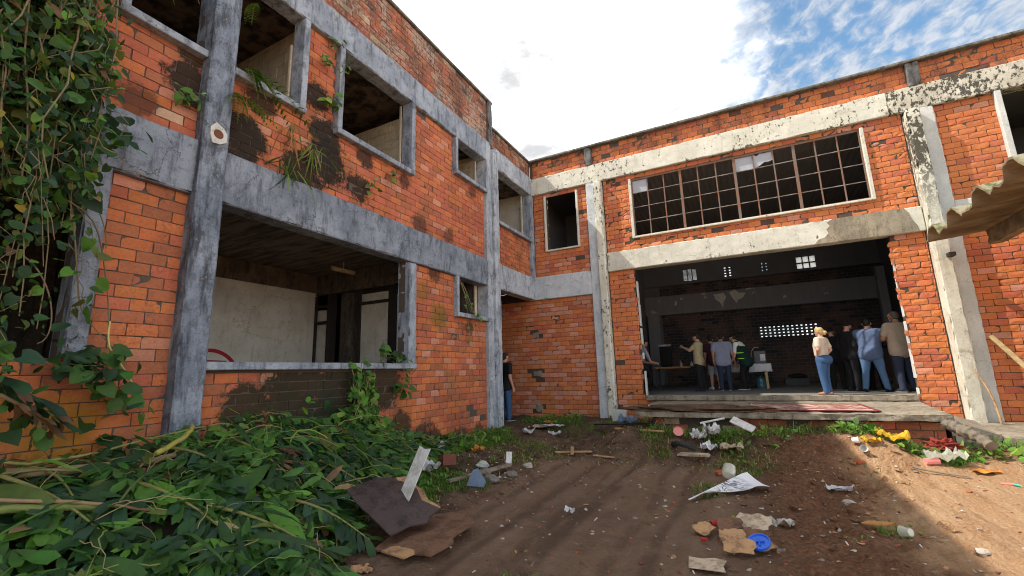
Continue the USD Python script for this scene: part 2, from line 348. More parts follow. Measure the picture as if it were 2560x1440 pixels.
def ground_look(g):
    p = g.pos()
    big = g.noise(0.55, 5, 0.6)
    mid = g.noise(2.6, 6, 0.68)
    fine = g.noise(22, 5, 0.72)
    grit = g.noise(95, 3, 0.7)
    soil = g.ramp(mid, [(0.28, (0.050, 0.030, 0.020)), (0.48, (0.10, 0.062, 0.041)), (0.62, (0.15, 0.095, 0.062)), (0.8, (0.21, 0.135, 0.088))])
    # the driven track: drier, greyer and smoother, drawn out along the way the wheels went
    wheel = g.math('add', g.math('multiply', g.noise(2.0, 6, 0.62, vec=g.stretch((2.2, 0.22, 1.0))), 0.55), g.math('multiply', g.noise(4.5, 6, 0.7), 0.45))
    track = g.ramp(wheel, [(0.30, (0.118, 0.071, 0.046)), (0.50, (0.162, 0.101, 0.066)), (0.66, (0.198, 0.129, 0.086)), (0.8, (0.25, 0.17, 0.12))])
    x = g('separate_xyz', 'x', vector=p); y = g('separate_xyz', 'y', vector=p)
    nx = g.math('add', x, g.math('multiply', g.math('subtract', mid, 0.5), 1.1))
    tmask = g.math('multiply', g.math('multiply', g.rng(nx, 1.9, 2.5), g.rng(nx, 5.7, 5.0)), g.rng(y, -3.6, -4.5))
    wob = g.math('multiply', g.math('subtract', g.noise(0.5, 3), 0.5), 0.45)
    xr = g.math('add', x, wob)
    for cx, w, k in ((3.10, .06, .38), (3.46, .035, .3), (3.72, .07, .55), (4.30, .05, .35), (4.62, .06, .42), (2.62, .06, .35)):
        dd = g.math('absolute', g.math('subtract', xr, cx))
        track = g.mix(g.math('multiply', g.rng(dd, w * 1.6, w * .4, 0, k), g.rng(g.noise(1.7, 5, .65), .34, .50)), track, (0.045, 0.029, 0.021))
        dd2 = g.math('absolute', g.math('subtract', xr, cx + w * 2.6))
        track = g.mix(g.math('multiply', g.rng(dd2, w * 1.5, w * .3, 0, k * .6), g.rng(g.noise(1.9, 5, .65), .42, .60)), track, (0.21, 0.145, 0.105))
    damp = g.rng(g.noise(0.9, 6, .68), .50, .64, 0, .35)
    track = g.mix(damp, track, (0.062, 0.041, 0.030))
    col = g.mix(tmask, soil, track)
    # red earth beside it, and the pale sand at the right
    red = g.ramp(fine, [(0.3, (0.085, 0.040, 0.022)), (0.55, (0.16, 0.078, 0.042)), (0.75, (0.26, 0.14, 0.082))])
    rmask = g.rng(nx, 5.2, 5.9)
    col = g.mix(rmask, col, red)
    sandn = g.noise(3.0, 6, 0.6, vec=g.stretch((3.0, 0.3, 1)))
    sand = g.ramp(sandn, [(0.3, (0.25, 0.138, 0.070)), (0.5, (0.31, 0.188, 0.104)), (0.7, (0.37, 0.242, 0.14)), (0.85, (0.45, 0.34, 0.23))])
    smask = g.math('multiply', g.rng(g.math('add', nx, g.math('multiply', big, 0.8)), 6.75, 7.35), g.rng(y, -2.9, -3.7))
    col = g.mix(smask, col, sand)
    col = g.mix(g.rng(fine, 0.62, 0.74, 0, 0.55), col, (0.045, 0.03, 0.022))
    chips = g('voronoi_texture', 'distance', vector=p, scale=38.0, feature='f1', metric='euclidean')
    col = g.mix(g.math('multiply', g.rng(chips, 0.13, 0.06), g.rng(g.noise(5, 3), 0.5, 0.6, 0, 0.8)), col, (0.42, 0.34, 0.25))
    col = g.mix(1.0, col, g.mix(grit, (1.0, 1.0, 1.0), (1.95, 1.95, 1.95)), 'multiply')
    clod = g('voronoi_texture', 'distance', vector=p, scale=26.0, feature='smooth_f1', smoothness=0.4)
    col = g.mix(g.math('multiply', g.rng(clod, .25, .55, 0, .25), g.math('subtract', 1.0, g.math('maximum', smask, tmask))), col, (0.05, 0.032, 0.022))
    h = g.math('subtract', g.math('add', g.math('multiply', fine, 0.9), g.math('multiply', grit, 0.5)), g.math('multiply', clod, .5))
    return pbr(g, col, 0.95, g.bump(h, 1.0, 0.06), spec=0.15)
mat('ground_look', ground_look)

# ------------------------------------------------------------------ ground
def sst(a, b, x):
    t = np.clip((x - a) / (b - a), 0, 1); return t * t * (3 - 2 * t)
def gauss(x, y, cx, cy, sx, sy, h): return h * np.exp(-((x - cx) / sx) ** 2 - ((y - cy) / sy) ** 2)
def zg(x, y):
    x = np.asarray(x, float); y = np.asarray(y, float)
    z = -0.2 + 0.24 * (1 - sst(0.5, 2.2, x))
    b = sst(-3.0, -1.3, y) * (1 - sst(3.0, 3.8, x)); z = np.maximum(z, -0.2 + 0.27 * b)
    z = np.maximum(z, -0.2 + (0.36 - 0.16 * sst(6.9, 7.6, x)) * sst(-4.35, -3.05, y) * sst(2.6, 3.4, x))
    z = z + gauss(x, y, 7.05, -3.45, .55, .40, .20) + gauss(x, y, 1.7, -5.6, .7, 1.3, .14) + gauss(x, y, 2.3, -2.9, .8, .5, .12) + gauss(x, y, 4.4, -3.7, 1.0, .35, .12) + gauss(x, y, 6.2, -3.6, .8, .4, .10) + gauss(x, y, 3.2, -3.3, .6, .5, .10)
    return z + sst(8.2, 10, x) * 0.06
def zrough(x, y):
    P = np.stack([x, y, np.zeros_like(x)], -1)
    z = zg(x, y)
    tr = sst(1.9, 2.6, x) * (1 - sst(5.2, 5.8, x)) * (1 - sst(-4.6, -3.8, y))
    sm = sst(7.0, 7.8, x) * (1 - sst(-3.8, -3.2, y))
    amp = 0.19 * (1 - 0.88 * tr) * (1 - 0.6 * sm)
    z = z + amp * (meshkit.fbm(P * 2.6, 4, 3) - 0.5) + amp * 0.45 * (meshkit.fbm(P * 11, 3, 5) - 0.5)
    # ruts
    for cx, w, d in ((3.05, .10, .022), (3.62, .05, .03), (3.75, .05, -.015), (4.45, .12, .022), (4.95, .08, -.02), (2.5, .08, -.02)):
        cxx = cx + 0.12 * np.sin(y * 0.7 + cx) 
        z = z - 1.5 * d * tr * np.exp(-((x - cxx) / w) ** 2)
    for cx, d in ((7.5, .03), (7.85, -.02), (8.3, .025), (6.6, .02)):
        z = z - d * (1 - sst(-4.6, -3.8, y)) * np.exp(-((x - cx - 0.06 * np.sin(y * 1.1)) / .09) ** 2)
    return z
gx = np.concatenate([[-120, -60, -25, -12], np.arange(-6.5, -0.6, 0.3), np.arange(-0.6, 10.0, 0.036), np.arange(10, 15, .3), [18, 30, 60, 120]])
gy = np.concatenate([[-120, -60, -30, -18], np.arange(-14, -11.4, 0.2), np.arange(-11.4, -2.5, 0.036), np.arange(-2.5, 0.6, 0.1), [1, 4, 9, 20, 50, 120]])
X, Y = np.meshgrid(gx, gy, indexing='ij')
far = (np.abs(X) > 16) | (np.abs(Y) > 16)
Z = np.where(far, -0.2, zrough(X, Y))
Z = np.where((Y > 0.3) & ~far, -0.12, Z)
nx_, ny_ = X.shape
idx = np.arange(nx_ * ny_).reshape(nx_, ny_)
q = np.stack([idx[:-1, :-1], idx[1:, :-1], idx[1:, 1:], idx[:-1, 1:]], -1).reshape(-1, 4)
structure('ground', (np.stack([X, Y, Z], -1).reshape(-1, 3), q), 'ground_look', smooth=True)
# ------------------------------------------------------------------ brick laying
rng = np.random.default_rng(7)
TONES = dict(orange=(0.55, 0.178, 0.068), red=(0.48, 0.142, 0.076), brown=(0.40, 0.140, 0.070), dark=(0.13, 0.06, 0.042), pink=(0.56, 0.25, 0.16), pale=(0.50, 0.36, 0.24), hot=(0.57, 0.19, 0.066))
def brick_solid(w, h, front, er, seed, ragged=(0, 0)):
    """A brick in wall coordinates: u along the wall, d out of the wall, z up; centred on u = z = 0; front face near d = front."""
    r = np.random.default_rng(seed)
    us, zs = np.array([-.5, -.22, .22, .5]) * w, np.array([-.5, 0, .5]) * h
    U, Zz = np.meshgrid(us, zs, indexing='ij')
    D = np.full(U.shape, front) + r.normal(0, 0.0022, U.shape)
    edge = np.ones(U.shape, bool); edge[1:-1, 1:-1] = False
    D[edge] -= 0.004
    D -= er * r.random() * r.random(U.shape)
    U = U + r.normal(0, 0.0018, U.shape); Zz = Zz + r.normal(0, 0.0016, Zz.shape)
    for ci, cj in ((0, 0), (0, 2), (3, 0), (3, 2)):
        if r.random() < .08:
            k_ = r.uniform(.006, .022); U[ci, cj] += k_ * (1 if ci == 0 else -1); Zz[ci, cj] += k_ * .6 * (1 if cj == 0 else -1); D[ci, cj] -= .006
    if ragged[0]: U[0] += r.random(3) * ragged[0]
    if ragged[1]: U[-1] -= r.random(3) * ragged[1]
    v = np.stack([U, D, Zz], -1).reshape(-1, 3)
    ring = [0, 3, 6, 9, 10, 11, 8, 5, 2, 1]
    back = v[ring].copy(); back[:, 1] = -0.03
    f = []
    for i in range(3):
        for j in range(2):
            a, b, c, d = i * 3 + j, (i + 1) * 3 + j, (i + 1) * 3 + j + 1, i * 3 + j + 1
            f += [(a, b, c), (a, c, d)]
    n = len(ring)
    for k in range(n):
        a, b = ring[k], ring[(k + 1) % n]
        f += [(a, 12 + k, 12 + (k + 1) % n), (a, 12 + (k + 1) % n, b)]
    return np.vstack([v, back]), np.array(f)

class Bricks:
    """Lays courses over rectangles of one building and writes the biggest in view as prims, the others as one part."""
    def __init__(s):
        s.items = []            # (verts, faces, tint, area, material)
        s.seed = 100
    def lay(s, plane, pos, u0, u1, z0, z1, openings=(), holes=(), course=0.1295, length=0.282, joint=0.011, tones=('orange', 'red', 'brown'), weights=(5, 3, 2), er=0.003, material='brick_left', rag=None, phase=0.0, jit=0.10):
        """plane 'L': wall faces +x at x = pos, u = y. plane 'B': wall faces -y at y = pos, u = x. rag: {course edge u: amount} for broken jambs"""
        n = max(1, round((z1 - z0) / course)); ch = (z1 - z0) / n
        tn = np.array([TONES[t] for t in tones]); wt = np.array(weights, float); wt /= wt.sum()
        for k in range(n):
            za, zb = z0 + k * ch, z0 + (k + 1) * ch
            zm = (za + zb) / 2
            free = [(u0, u1)]
            for (a, b, c, d) in list(openings):
                if c < zm < d:
                    if rag:
                        a = a - abs(rng.normal(0, rag)) * (rng.random() < 0.75); b = b + abs(rng.normal(0, rag)) * (rng.random() < 0.75)
                    nf = []
                    for (p, q) in free:
                        if b <= p or a >= q: nf.append((p, q)); continue
                        if a > p: nf.append((p, a))
                        if b < q: nf.append((b, q))
                    free = nf
            shift = (length / 2 if k % 2 else 0) + phase
            for (p, q) in free:
                i0 = math.floor((p - shift) / length) - 1
                while True:
                    a = shift + i0 * length; b = a + length; i0 += 1
                    if a >= q: break
                    a, b = max(a, p), min(b, q)
                    if b - a < 0.035: continue
                    uc, w = (a + b) / 2, b - a - joint
                    if any(h0 < uc < h1 and h2 < zm < h3 for (h0, h1, h2, h3) in holes): continue
                    s.seed += 1
                    t = tn[rng.choice(len(tn), p=wt)] * rng.uniform(1 - jit, 1 + jit) * rng.uniform(0.96, 1.04, 3)
                    rg = (0, 0)
                    if rag: rg = (0.05 if abs(a - p) < 1e-6 and p > u0 + .01 else 0, 0.05 if abs(b - q) < 1e-6 and q < u1 - .01 else 0)
                    v, f = brick_solid(w, ch - joint, 0.0 + rng.normal(0, 0.0030), er, s.seed, rg)
                    if plane == 'L':
                        P = np.stack([pos + v[:, 1], uc + v[:, 0], zm + v[:, 2]], 1); f = f
                    else:
                        P = np.stack([uc + v[:, 0], pos - v[:, 1], zm + v[:, 2]], 1)
                    e1, e2 = P[f[0][1]] - P[f[0][0]], P[f[0][2]] - P[f[0][0]]
                    nrm = np.cross(e1, e2)
                    out = np.array([1, 0, 0]) if plane == 'L' else np.array([0, -1, 0])
                    if nrm @ out < 0: f = f[:, ::-1]
                    c4, dep = px_of(P[[0, 9, 11, 2]])
                    area = 0.0
                    if dep.min() > 0.2 and (c4[:, 0].max() > 0) and (c4[:, 0].min() < 2560) and (c4[:, 1].max() > 0) and (c4[:, 1].min() < 1440):
                        area = 0.5 * abs(np.sum(c4[:, 0] * np.roll(c4[:, 1], -1) - c4[:, 1] * np.roll(c4[:, 0], -1)))
                    s.items.append((P, f, t, area, material))
    def write(s, thing, walls, limit=300):
        """walls: {material: path of the wall core that carries its bricks}"""
        order = sorted(range(len(s.items)), key=lambda i: -s.items[i][3])
        for i in order[:limit]:
            P, f, t, a, m = s.items[i]
            put(walls[m], 'brick', (P, f), m, tint=t, off=thing.loc)
        rest = {}
        for i in order[limit:]:
            rest.setdefault(s.items[i][4], []).append(s.items[i])
        for m, its in rest.items():
            V, F, C, k = [], [], [], 0
            for P, f, t, a, _ in its:
                V.append(P); F.append(f + k); C.append(np.tile(t, (len(P), 1))); k += len(P)
            thing.add('brickwork', (np.vstack(V), np.vstack(F)), m, parent=walls[m], tint=np.vstack(C), kind='stuff')

def core(plane, pos, u0, u1, z0, z1, openings=(), thick=0.15):
    """The mortar bed: a wall with its openings, its face at pos."""
    poly = sg.box(u0, z0, u1, z1)
    for (a, b, c, d) in openings:
        poly = poly.difference(sg.box(a, c, b, d))
    ms = []
    for gpoly in getattr(poly, 'geoms', [poly]):
        if gpoly.is_empty or gpoly.area < 1e-4: continue
        m = trimesh.creation.extrude_polygon(gpoly, thick, engine='earcut')
        v = m.vertices.copy()
        if plane == 'L':
            m.vertices = np.stack([pos - thick + v[:, 2], v[:, 0], v[:, 1]], 1)
        else:
            m.vertices = np.stack([v[:, 0], pos + v[:, 2], v[:, 1]], 1); m.invert()
        if m.volume < 0: m.invert()
        ms.append(m)
    return trimesh.util.concatenate(ms)

# ------------------------------------------------------------------ left wing
LW = Thing('left_wing_building', 'two-storey derelict wing of orange brick with grey concrete beams and empty windows, on the left', 'building', (0, -6, 0))
LB = Bricks()
LF, LM = -0.085, -0.098      # brick face, mortar face
win_g0, win_big, win_small = (-12.6, -10.5, 1.6, 3.51), (-9.31, -5.80, 1.50, 3.51), (-4.22, -2.85, 2.62, 3.51)
W0, W1, W2, W3 = (-10.48, -9.6, 5.30, 6.88), (-9.3, -8.21, 5.30, 6.88), (-7.62, -5.70, 5.30, 6.88), (-4.24, -2.85, 5.97, 6.88)
low = core('L', LM, -13.6, -2.86, -0.4, 3.51, [win_g0, win_big, win_small])
mid = core('L', LM, -13.6, -2.86, 4.19, 6.88, [W0, W1, W2, W3])
link = core('L', LM, -2.36, 0.08, 4.19, 5.32)
par = core('L', LM, -13.6, -2.62, 7.46, 8.74, thick=0.2)
parl = core('L', LM, -2.42, 0.08, 7.46, 8.02, thick=0.2)
wl = LW.add('brick_wall', [low, mid], 'mortar')
wk = LW.add('brick_wall', link, 'mortar', label='short brick wall below the window in the corner')
wp = LW.add('parapet_wall', [par, parl], 'mortar', label='lichen-stained brick parapet')
LB.lay('L', LF, -13.0, -9.55, -0.1, 3.51, [win_g0], tones=('orange', 'red', 'brown', 'pink'), weights=(5, 2, 4, 1))
LB.lay('L', LF, -9.34, -2.86, -0.1, 3.51, [win_big, win_small], holes=[(-3.62, -3.35, .42, .72), (-3.3, -3.0, .28, .42)], tones=('orange', 'red', 'brown', 'pink'), weights=(6, 3, 3, 1.4), phase=.06)
LB.lay('L', LF, -13.0, -9.55, 4.19, 6.88, [W0], tones=('red', 'orange', 'brown', 'pale', 'pink'), weights=(6, 3, 2, 0.7, 1))
LB.lay('L', LF, -9.34, -2.86, 4.19, 6.88, [W1, W2, W3], tones=('orange', 'red', 'brown', 'pink'), weights=(5, 5, 2, 1.2), phase=.1, holes=[(-5.45, -5.2, 6.75, 6.88), (-4.75, -4.6, 6.75, 6.88)])
LB.lay('L', LF, -2.36, 0.0, 4.19, 5.32, material='brick_link', tones=('orange', 'red', 'brown'), weights=(5, 2, 3), length=.25)
LB.lay('L', LF, -13.0, -2.64, 7.46, 8.74, material='brick_parapet', tones=('red', 'brown', 'dark', 'orange', 'pale'), weights=(4, 5, 1, 3, 1.2), er=.006)
LB.lay('L', LF, -2.42, 0.0, 7.46, 8.02, material='brick_parapet', tones=('red', 'brown', 'dark', 'orange', 'pale'), weights=(3, 4, 1, 3, 2.2), er=.006, length=.25)
LB.write(LW, {'brick_left': wl, 'brick_link': wk, 'brick_parapet': wp})
# beams
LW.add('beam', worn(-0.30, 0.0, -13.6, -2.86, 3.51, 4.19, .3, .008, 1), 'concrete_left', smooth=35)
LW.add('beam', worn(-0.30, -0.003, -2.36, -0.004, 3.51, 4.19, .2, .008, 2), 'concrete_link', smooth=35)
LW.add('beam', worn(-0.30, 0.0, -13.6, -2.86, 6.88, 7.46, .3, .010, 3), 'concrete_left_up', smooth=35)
LW.add('beam', worn(-0.30, -0.003, -2.36, -0.004, 6.88, 7.46, .2, .010, 4), 'concrete_link', smooth=35)
# columns
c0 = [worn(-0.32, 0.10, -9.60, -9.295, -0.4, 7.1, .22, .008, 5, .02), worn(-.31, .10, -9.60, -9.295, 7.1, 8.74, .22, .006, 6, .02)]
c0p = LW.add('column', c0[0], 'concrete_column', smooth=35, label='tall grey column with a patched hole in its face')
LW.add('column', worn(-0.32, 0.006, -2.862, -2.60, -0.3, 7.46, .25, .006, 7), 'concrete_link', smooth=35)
LW.add('buttress', worn(-0.30, 0.10, -2.60, -2.36, -0.3, 7.30, .2, .010, 8, .03), 'concrete_link', smooth=35)
LW.add('pilaster', worn(-0.30, -0.03, -2.63, -2.42, 7.46, 8.74, .2, .008, 9), 'pilaster_dark', smooth=35)
LW.add('column', worn(-0.32, -0.008, -0.14, 0.088, 4.19, 6.88, .2, .006, 10), 'concrete_left_up', smooth=35)
# the patched hole on the tall column
yl, zl = -9.44, 4.30
a = np.linspace(0, 2 * np.pi, 9)[:-1]
rr = np.array([.13, .12, .15, .135, .12, .15, .125, .14])
pl = sg.Polygon(np.stack([rr * np.cos(a + .3) * .8, rr * np.sin(a + .3)], 1)).difference(sg.Point(0, 0).buffer(.058))
pm = trimesh.creation.extrude_polygon(pl, .022, engine='earcut'); v = pm.vertices.copy(); pm.vertices = np.stack([.098 + v[:, 2], yl + v[:, 0], zl + v[:, 1]], 1)
if pm.volume < 0: pm.invert()
LW.add('plaster_patch', pm, 'plaster_smooth', parent=c0p)
rust = trimesh.creation.cylinder(.058, .012, sections=14); rust.apply_transform(trimesh.transformations.rotation_matrix(np.pi / 2, [0, 1, 0])); rust.apply_translation((.106, yl, zl))
mat('rusty', lambda g: pbr(g, g.mix(g.noise(40, 4), (0.10, 0.035, 0.018), (0.22, 0.09, 0.05)), 0.9))
LW.add('rusty_socket', rust, 'rusty', parent=c0p)
# copings
LW.add('coping', worn(-0.33, -0.02, -13.6, -2.40, 8.74, 8.80, .3, .005, 11), 'coping_look', smooth=35)
LW.add('coping', worn(-0.33, -0.03, -2.40, 0.30, 8.02, 8.08, .2, .005, 12), 'coping_look', smooth=35)
# window frames: sill, jambs
def lframe(o, left=True, right=True, sill=True, w=0.09, lw=None, mt='concrete_left_up'):
    a, b, c, d = o
    if sill: LW.add('window_sill', worn(-0.26, 0.035, a, b, c - .02, c + .075, .2, .004, int(a * 31) % 90, .01), mt, smooth=35)
    if left: LW.add('window_jamb', worn(-0.25, 0.022, a, a + (lw or w), c + .077, d, .2, .003, int(a * 37) % 90, .01), mt, smooth=35)
    if right: LW.add('window_jamb', worn(-0.25, 0.022, b - w, b, c + .077, d, .2, .003, int(b * 41) % 90, .01), mt, smooth=35)
lframe(W0, True, False); lframe(W1, False, True, w=.10); lframe(W2, w=.10); lframe(W3, True, False, w=.08)
lframe((-2.35, -.14, 5.32, 6.88), False, False)
lframe(win_small, True, False, w=.08)
lframe((-9.29, -5.58, 1.50, 3.51), False, False); LW.add('window_jamb', worn(-.28, .018, -5.80, -5.60, 1.577, 3.51, .2, .004, 21, .01), 'concrete_left_up', smooth=35)
LW.add('window_jamb', worn(-.28, .012, -10.5, -10.33, 1.60, 3.51, .2, .004, 22, .01), 'concrete_left', smooth=35)
LW.add('footing', worn(-.3, .14, -4.0, -2.95, -.3, 0.02, .2, .01, 23, .02), 'plaster_smooth', smooth=35)
LW.add('column_plinth', worn(-.3, .42, -2.9, -2.2, -.3, 0.005, .12, .012, 24, .03), 'concrete_bare', smooth=35)
# floors, ceilings and inner walls
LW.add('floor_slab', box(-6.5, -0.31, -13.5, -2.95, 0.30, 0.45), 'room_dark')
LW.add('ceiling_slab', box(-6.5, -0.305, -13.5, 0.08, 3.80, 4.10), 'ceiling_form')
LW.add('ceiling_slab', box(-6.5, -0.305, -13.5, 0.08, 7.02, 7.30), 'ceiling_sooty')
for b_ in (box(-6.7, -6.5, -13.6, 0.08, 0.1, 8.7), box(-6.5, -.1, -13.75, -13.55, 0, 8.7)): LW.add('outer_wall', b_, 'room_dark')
LW.add('room_wall', box(-3.75, -3.60, -13.5, -4.95, 0.45, 3.38), 'room_white', label='dirty white room wall with a red graffiti mark')
LW.add('ring_beam', box(-3.80, -3.55, -13.5, -4.95, 3.38, 3.80), 'room_dark')
# wall across the room, with its doorway, dark frame and pale panels
yc = -4.95
for b_ in (box(-3.6, -3.17, yc, yc + .12, .45, 2.95), box(-2.10, -1.28, yc, yc + .12, .45, 3.2), box(-1.05, -.3, yc, yc + .12, .45, 3.1)): LW.add('room_wall', b_, 'room_white')
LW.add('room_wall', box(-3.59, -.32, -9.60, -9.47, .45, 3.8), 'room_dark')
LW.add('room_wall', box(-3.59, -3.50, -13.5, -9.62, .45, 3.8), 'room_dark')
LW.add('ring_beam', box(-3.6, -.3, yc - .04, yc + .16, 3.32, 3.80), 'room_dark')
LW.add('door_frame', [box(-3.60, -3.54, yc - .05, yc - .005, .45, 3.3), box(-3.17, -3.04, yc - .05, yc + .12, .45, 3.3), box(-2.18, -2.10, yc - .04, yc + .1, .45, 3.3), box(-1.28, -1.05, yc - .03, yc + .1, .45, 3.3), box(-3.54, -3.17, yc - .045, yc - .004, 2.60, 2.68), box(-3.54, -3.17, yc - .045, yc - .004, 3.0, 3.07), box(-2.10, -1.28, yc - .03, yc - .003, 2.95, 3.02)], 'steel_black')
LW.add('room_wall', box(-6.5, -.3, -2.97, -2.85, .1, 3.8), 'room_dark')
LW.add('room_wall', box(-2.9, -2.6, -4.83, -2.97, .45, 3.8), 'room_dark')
LW.add('light_fitting', [tube([(-2.0, -5.9, 3.62), (-2.0, -5.3, 3.62)], .05, 8), tube([(-2.0, -5.6, 3.66), (-2.0, -5.6, 3.80)], .012, 5)], 'room_cream')
LW.add('hanging_wire', tube(spline([(-1.6, -8.7, 3.8), (-1.62, -8.72, 3.4), (-1.58, -8.68, 3.0)], 8), .006, 4), 'steel_black')
# upper rooms
LW.add('floor_slab', box(-6.5, -.31, -13.5, -.1, 4.10, 4.25), 'room_dark')
def blockwall(y0, y1, x0, x1, z0, z1, mt):
    ms = []
    n = 0
    h = .205
    for k in range(int((z1 - z0) / h) + 1):
        za, zb = z0 + k * h, min(z1, z0 + (k + 1) * h)
        if zb - za < .03: continue
        sh = .2 if k % 2 else 0
        a = x0
        while a < x1 - .01:
            b = min(x1, (math.floor((a + 1e-6 - x0 + sh) / .41) + 1) * .41 + x0 - sh)
            ms.append(cbox(a + .002, b - .002, y0 + rng.normal(0, .002), y1, za + .002, zb - .002, .006)); a = b
    return ms
LW.add('block_partition', blockwall(-5.62, -5.48, -3.0, -.3, 4.25, 6.75, None), 'room_cream')
LW.add('block_partition', blockwall(-8.10, -7.96, -3.4, -.3, 4.25, 7.02, None), 'room_cream')
LW.add('block_partition', blockwall(-2.95, -2.80, -3.0, -.3, 4.25, 7.02, None), 'room_cream')
for b_ in (box(-2.3, -2.15, -2.8, .05, 4.25, 6.55), box(-6.5, -.2, .05, .12, 4.25, 7.02)): LW.add('room_wall', b_, 'room_white')
LW.add('ring_beam', box(-2.35, -2.10, -2.8, .05, 6.55, 7.02), 'room_dark')
LW.add('room_wall', box(-4.2, -4.05, -13.5, -2.95, 4.25, 7.02), 'ceiling_sooty')
LW.add('plaster_strip', [box(-.305, -.27, -5.82, -5.79, 5.40, 6.86), box(-.305, -.27, -8.33, -8.30, 5.4, 6.5), box(-.30, -.262, -2.98, -2.93, 6.05, 6.86), box(-.30, -.262, -.26, -.2, 5.4, 6.86), box(-.30, -.27, -3.06, -2.96, 2.70, 3.5)], 'room_cream')
# red spray-paint marks on the room wall
mat('red_paint', lambda g: pbr(g, (0.34, 0.012, 0.03), 0.7))
def spray(pts, w):
    p = spline(pts, 26); p = np.asarray(p)
    t = np.gradient(p, axis=0); t /= np.linalg.norm(t, axis=1, keepdims=True)
    s = np.stack([-t[:, 1], t[:, 0]], 1) * w / 2
    a, b = p + s, p - s
    poly = sg.Polygon(np.vstack([a, b[::-1]])).buffer(.008)
    m = trimesh.creation.extrude_polygon(max(getattr(poly, 'geoms', [poly]), key=lambda q: q.area), .003, engine='earcut')
    v = m.vertices.copy(); m.vertices = np.stack([-3.598 + v[:, 2], v[:, 0], v[:, 1]], 1)
    if m.volume < 0: m.invert()
    return m
gr = single('graffiti', [spray([(-7.62, 1.86), (-7.42, 1.93), (-7.15, 1.92), (-6.90, 1.78), (-6.76, 1.55)], .055), spray([(-7.62, 1.70), (-7.3, 1.72), (-6.98, 1.71)], .05), spray([(-6.98, 1.71), (-7.06, 1.62), (-7.12, 1.50)], .05)], 'red_paint', 'red spray-painted arc and arrow on the white room wall behind the big opening', 'graffiti')

# ------------------------------------------------------------------ rear hall
RH = Thing('rear_hall_building', 'tall brick workshop hall at the back with flaking concrete beams and a huge doorway', 'building', (5.5, 0, 0))
RB = Bricks()
BF, BM = 0.085, 0.098
door = (3.06, 8.52, 0.53, 4.10); bigw = (3.10, 8.42, 5.02, 6.74); sw = (.43, 1.42, 5.03, 6.78); rw = (10.82, 13.0, 5.10, 6.88)
c_low = core('B', BM, -6.4, 1.78, -.4, 3.8); c_mid = core('B', BM, -.1, 1.78, 4.2, 6.88, [sw])
d_low = core('B', BM, 2.27, 9.22, -.3, 4.10, [(2.98, 8.60, 0.3, 4.10)]); d_mid = core('B', BM, 2.27, 9.22, 4.65, 6.88, [bigw])
r_low = core('B', BM, 9.74, 15, -.3, 4.1); r_mid = core('B', BM, 9.74, 15, 4.66, 6.88, [rw])
pr = core('B', BM, -.1, 15, 7.44, 8.02, thick=.2)
wb = RH.add('brick_wall', [c_low, c_mid, d_low, d_mid, r_low, r_mid], 'mortar_rear')
wbp = RH.add('parapet_wall', pr, 'mortar', label='brick parapet with black stains')
tn = dict(tones=('red', 'orange', 'pink', 'hot'), weights=(3.5, 4, 5, 3), material='brick_rear')
RB.lay('B', BF, -3.2, 1.78, -.1, 3.51, holes=[(-.22, .06, 2.30, 2.58), (-.30, .1, 1.22, 1.40), (-.05, .1, 1.1, 1.25), (-.2, .08, .20, .45)], **tn)
RB.lay('B', BF, 0.0, 1.78, 4.21, 6.88, [sw], holes=[(1.43, 1.7, 6.05, 6.18), (1.2, 1.5, 4.6, 4.7), (.2, .42, 5.5, 5.62)], phase=.04, **tn)
td = dict(tones=('orange', 'hot', 'red', 'pink'), weights=(5, 4, 2, 1.2), material='brick_rear')
RB.lay('B', BF, 2.28, 9.2, -.1, 4.10, [door], holes=[(2.3, 2.5, 1.43, 1.55)], rag=.055, er=.010, course=.133, **td)
RB.lay('B', BF, 2.28, 9.2, 4.65, 6.88, [bigw], holes=[(3.05, 3.3, 4.92, 5.02), (4.55, 4.80, 4.85, 4.92), (5.1, 5.3, 4.75, 4.9), (6.3, 6.6, 4.84, 4.96), (7.6, 7.9, 4.7, 4.79)], er=.014, phase=.12, **td)
RB.lay('B', BF, 9.74, 14.5, -.1, 4.10, **td)
RB.lay('B', BF, 9.74, 14.5, 4.66, 6.88, [rw], phase=.07, er=.003, **td)
RB.lay('B', BF, 0.0, 14.5, 7.44, 8.02, material='brick_rear_parapet', tones=('orange', 'hot', 'brown', 'red', 'dark'), weights=(5, 3, 3, 2, .3), er=.016, length=.27, openings=[(1.79, 2.0, 7.44, 8.02), (9.43, 9.66, 7.44, 8.02)], holes=[(9.9, 10.15, 7.47, 7.58), (2.3, 2.5, 7.6, 7.7)])
RB.write(RH, {'brick_rear': wb, 'brick_rear_parapet': wbp})
# grey rubble behind the knocked-out bricks
RH.add('rubble_fill', [worn(a, b, .085, .12, c, d, .05, .07, i, .03) for i, (a, b, c, d) in enumerate([(-.20, .0, 2.32, 2.54), (-.24, .06, 1.24, 1.38), (-.16, .03, .22, .41)])], 'concrete_bare', parent=wb)
# beams
RH.add('beam', worn(-.3, 9.0, 0.0, .3, 6.88, 7.44, .2, .010, 31), 'concrete_rear', smooth=35)
RH.add('beam', worn(9.0, 15, 0.0, .3, 6.88, 7.44, .2, .012, 32), 'concrete_rear_flaked', smooth=35, label='heavily flaked right end of the upper beam')
RH.add('beam', worn(-.3, 1.78, 0.0, .3, 3.51, 4.21, .2, .008, 33), 'concrete_pale_blue', smooth=35)
mbeam = RH.add('beam', worn(2.28, 9.21, 0.0, .3, 4.10, 4.65, .2, .008, 34), 'concrete_rear_mid', smooth=35, label='beam over the doorway with bare right end')
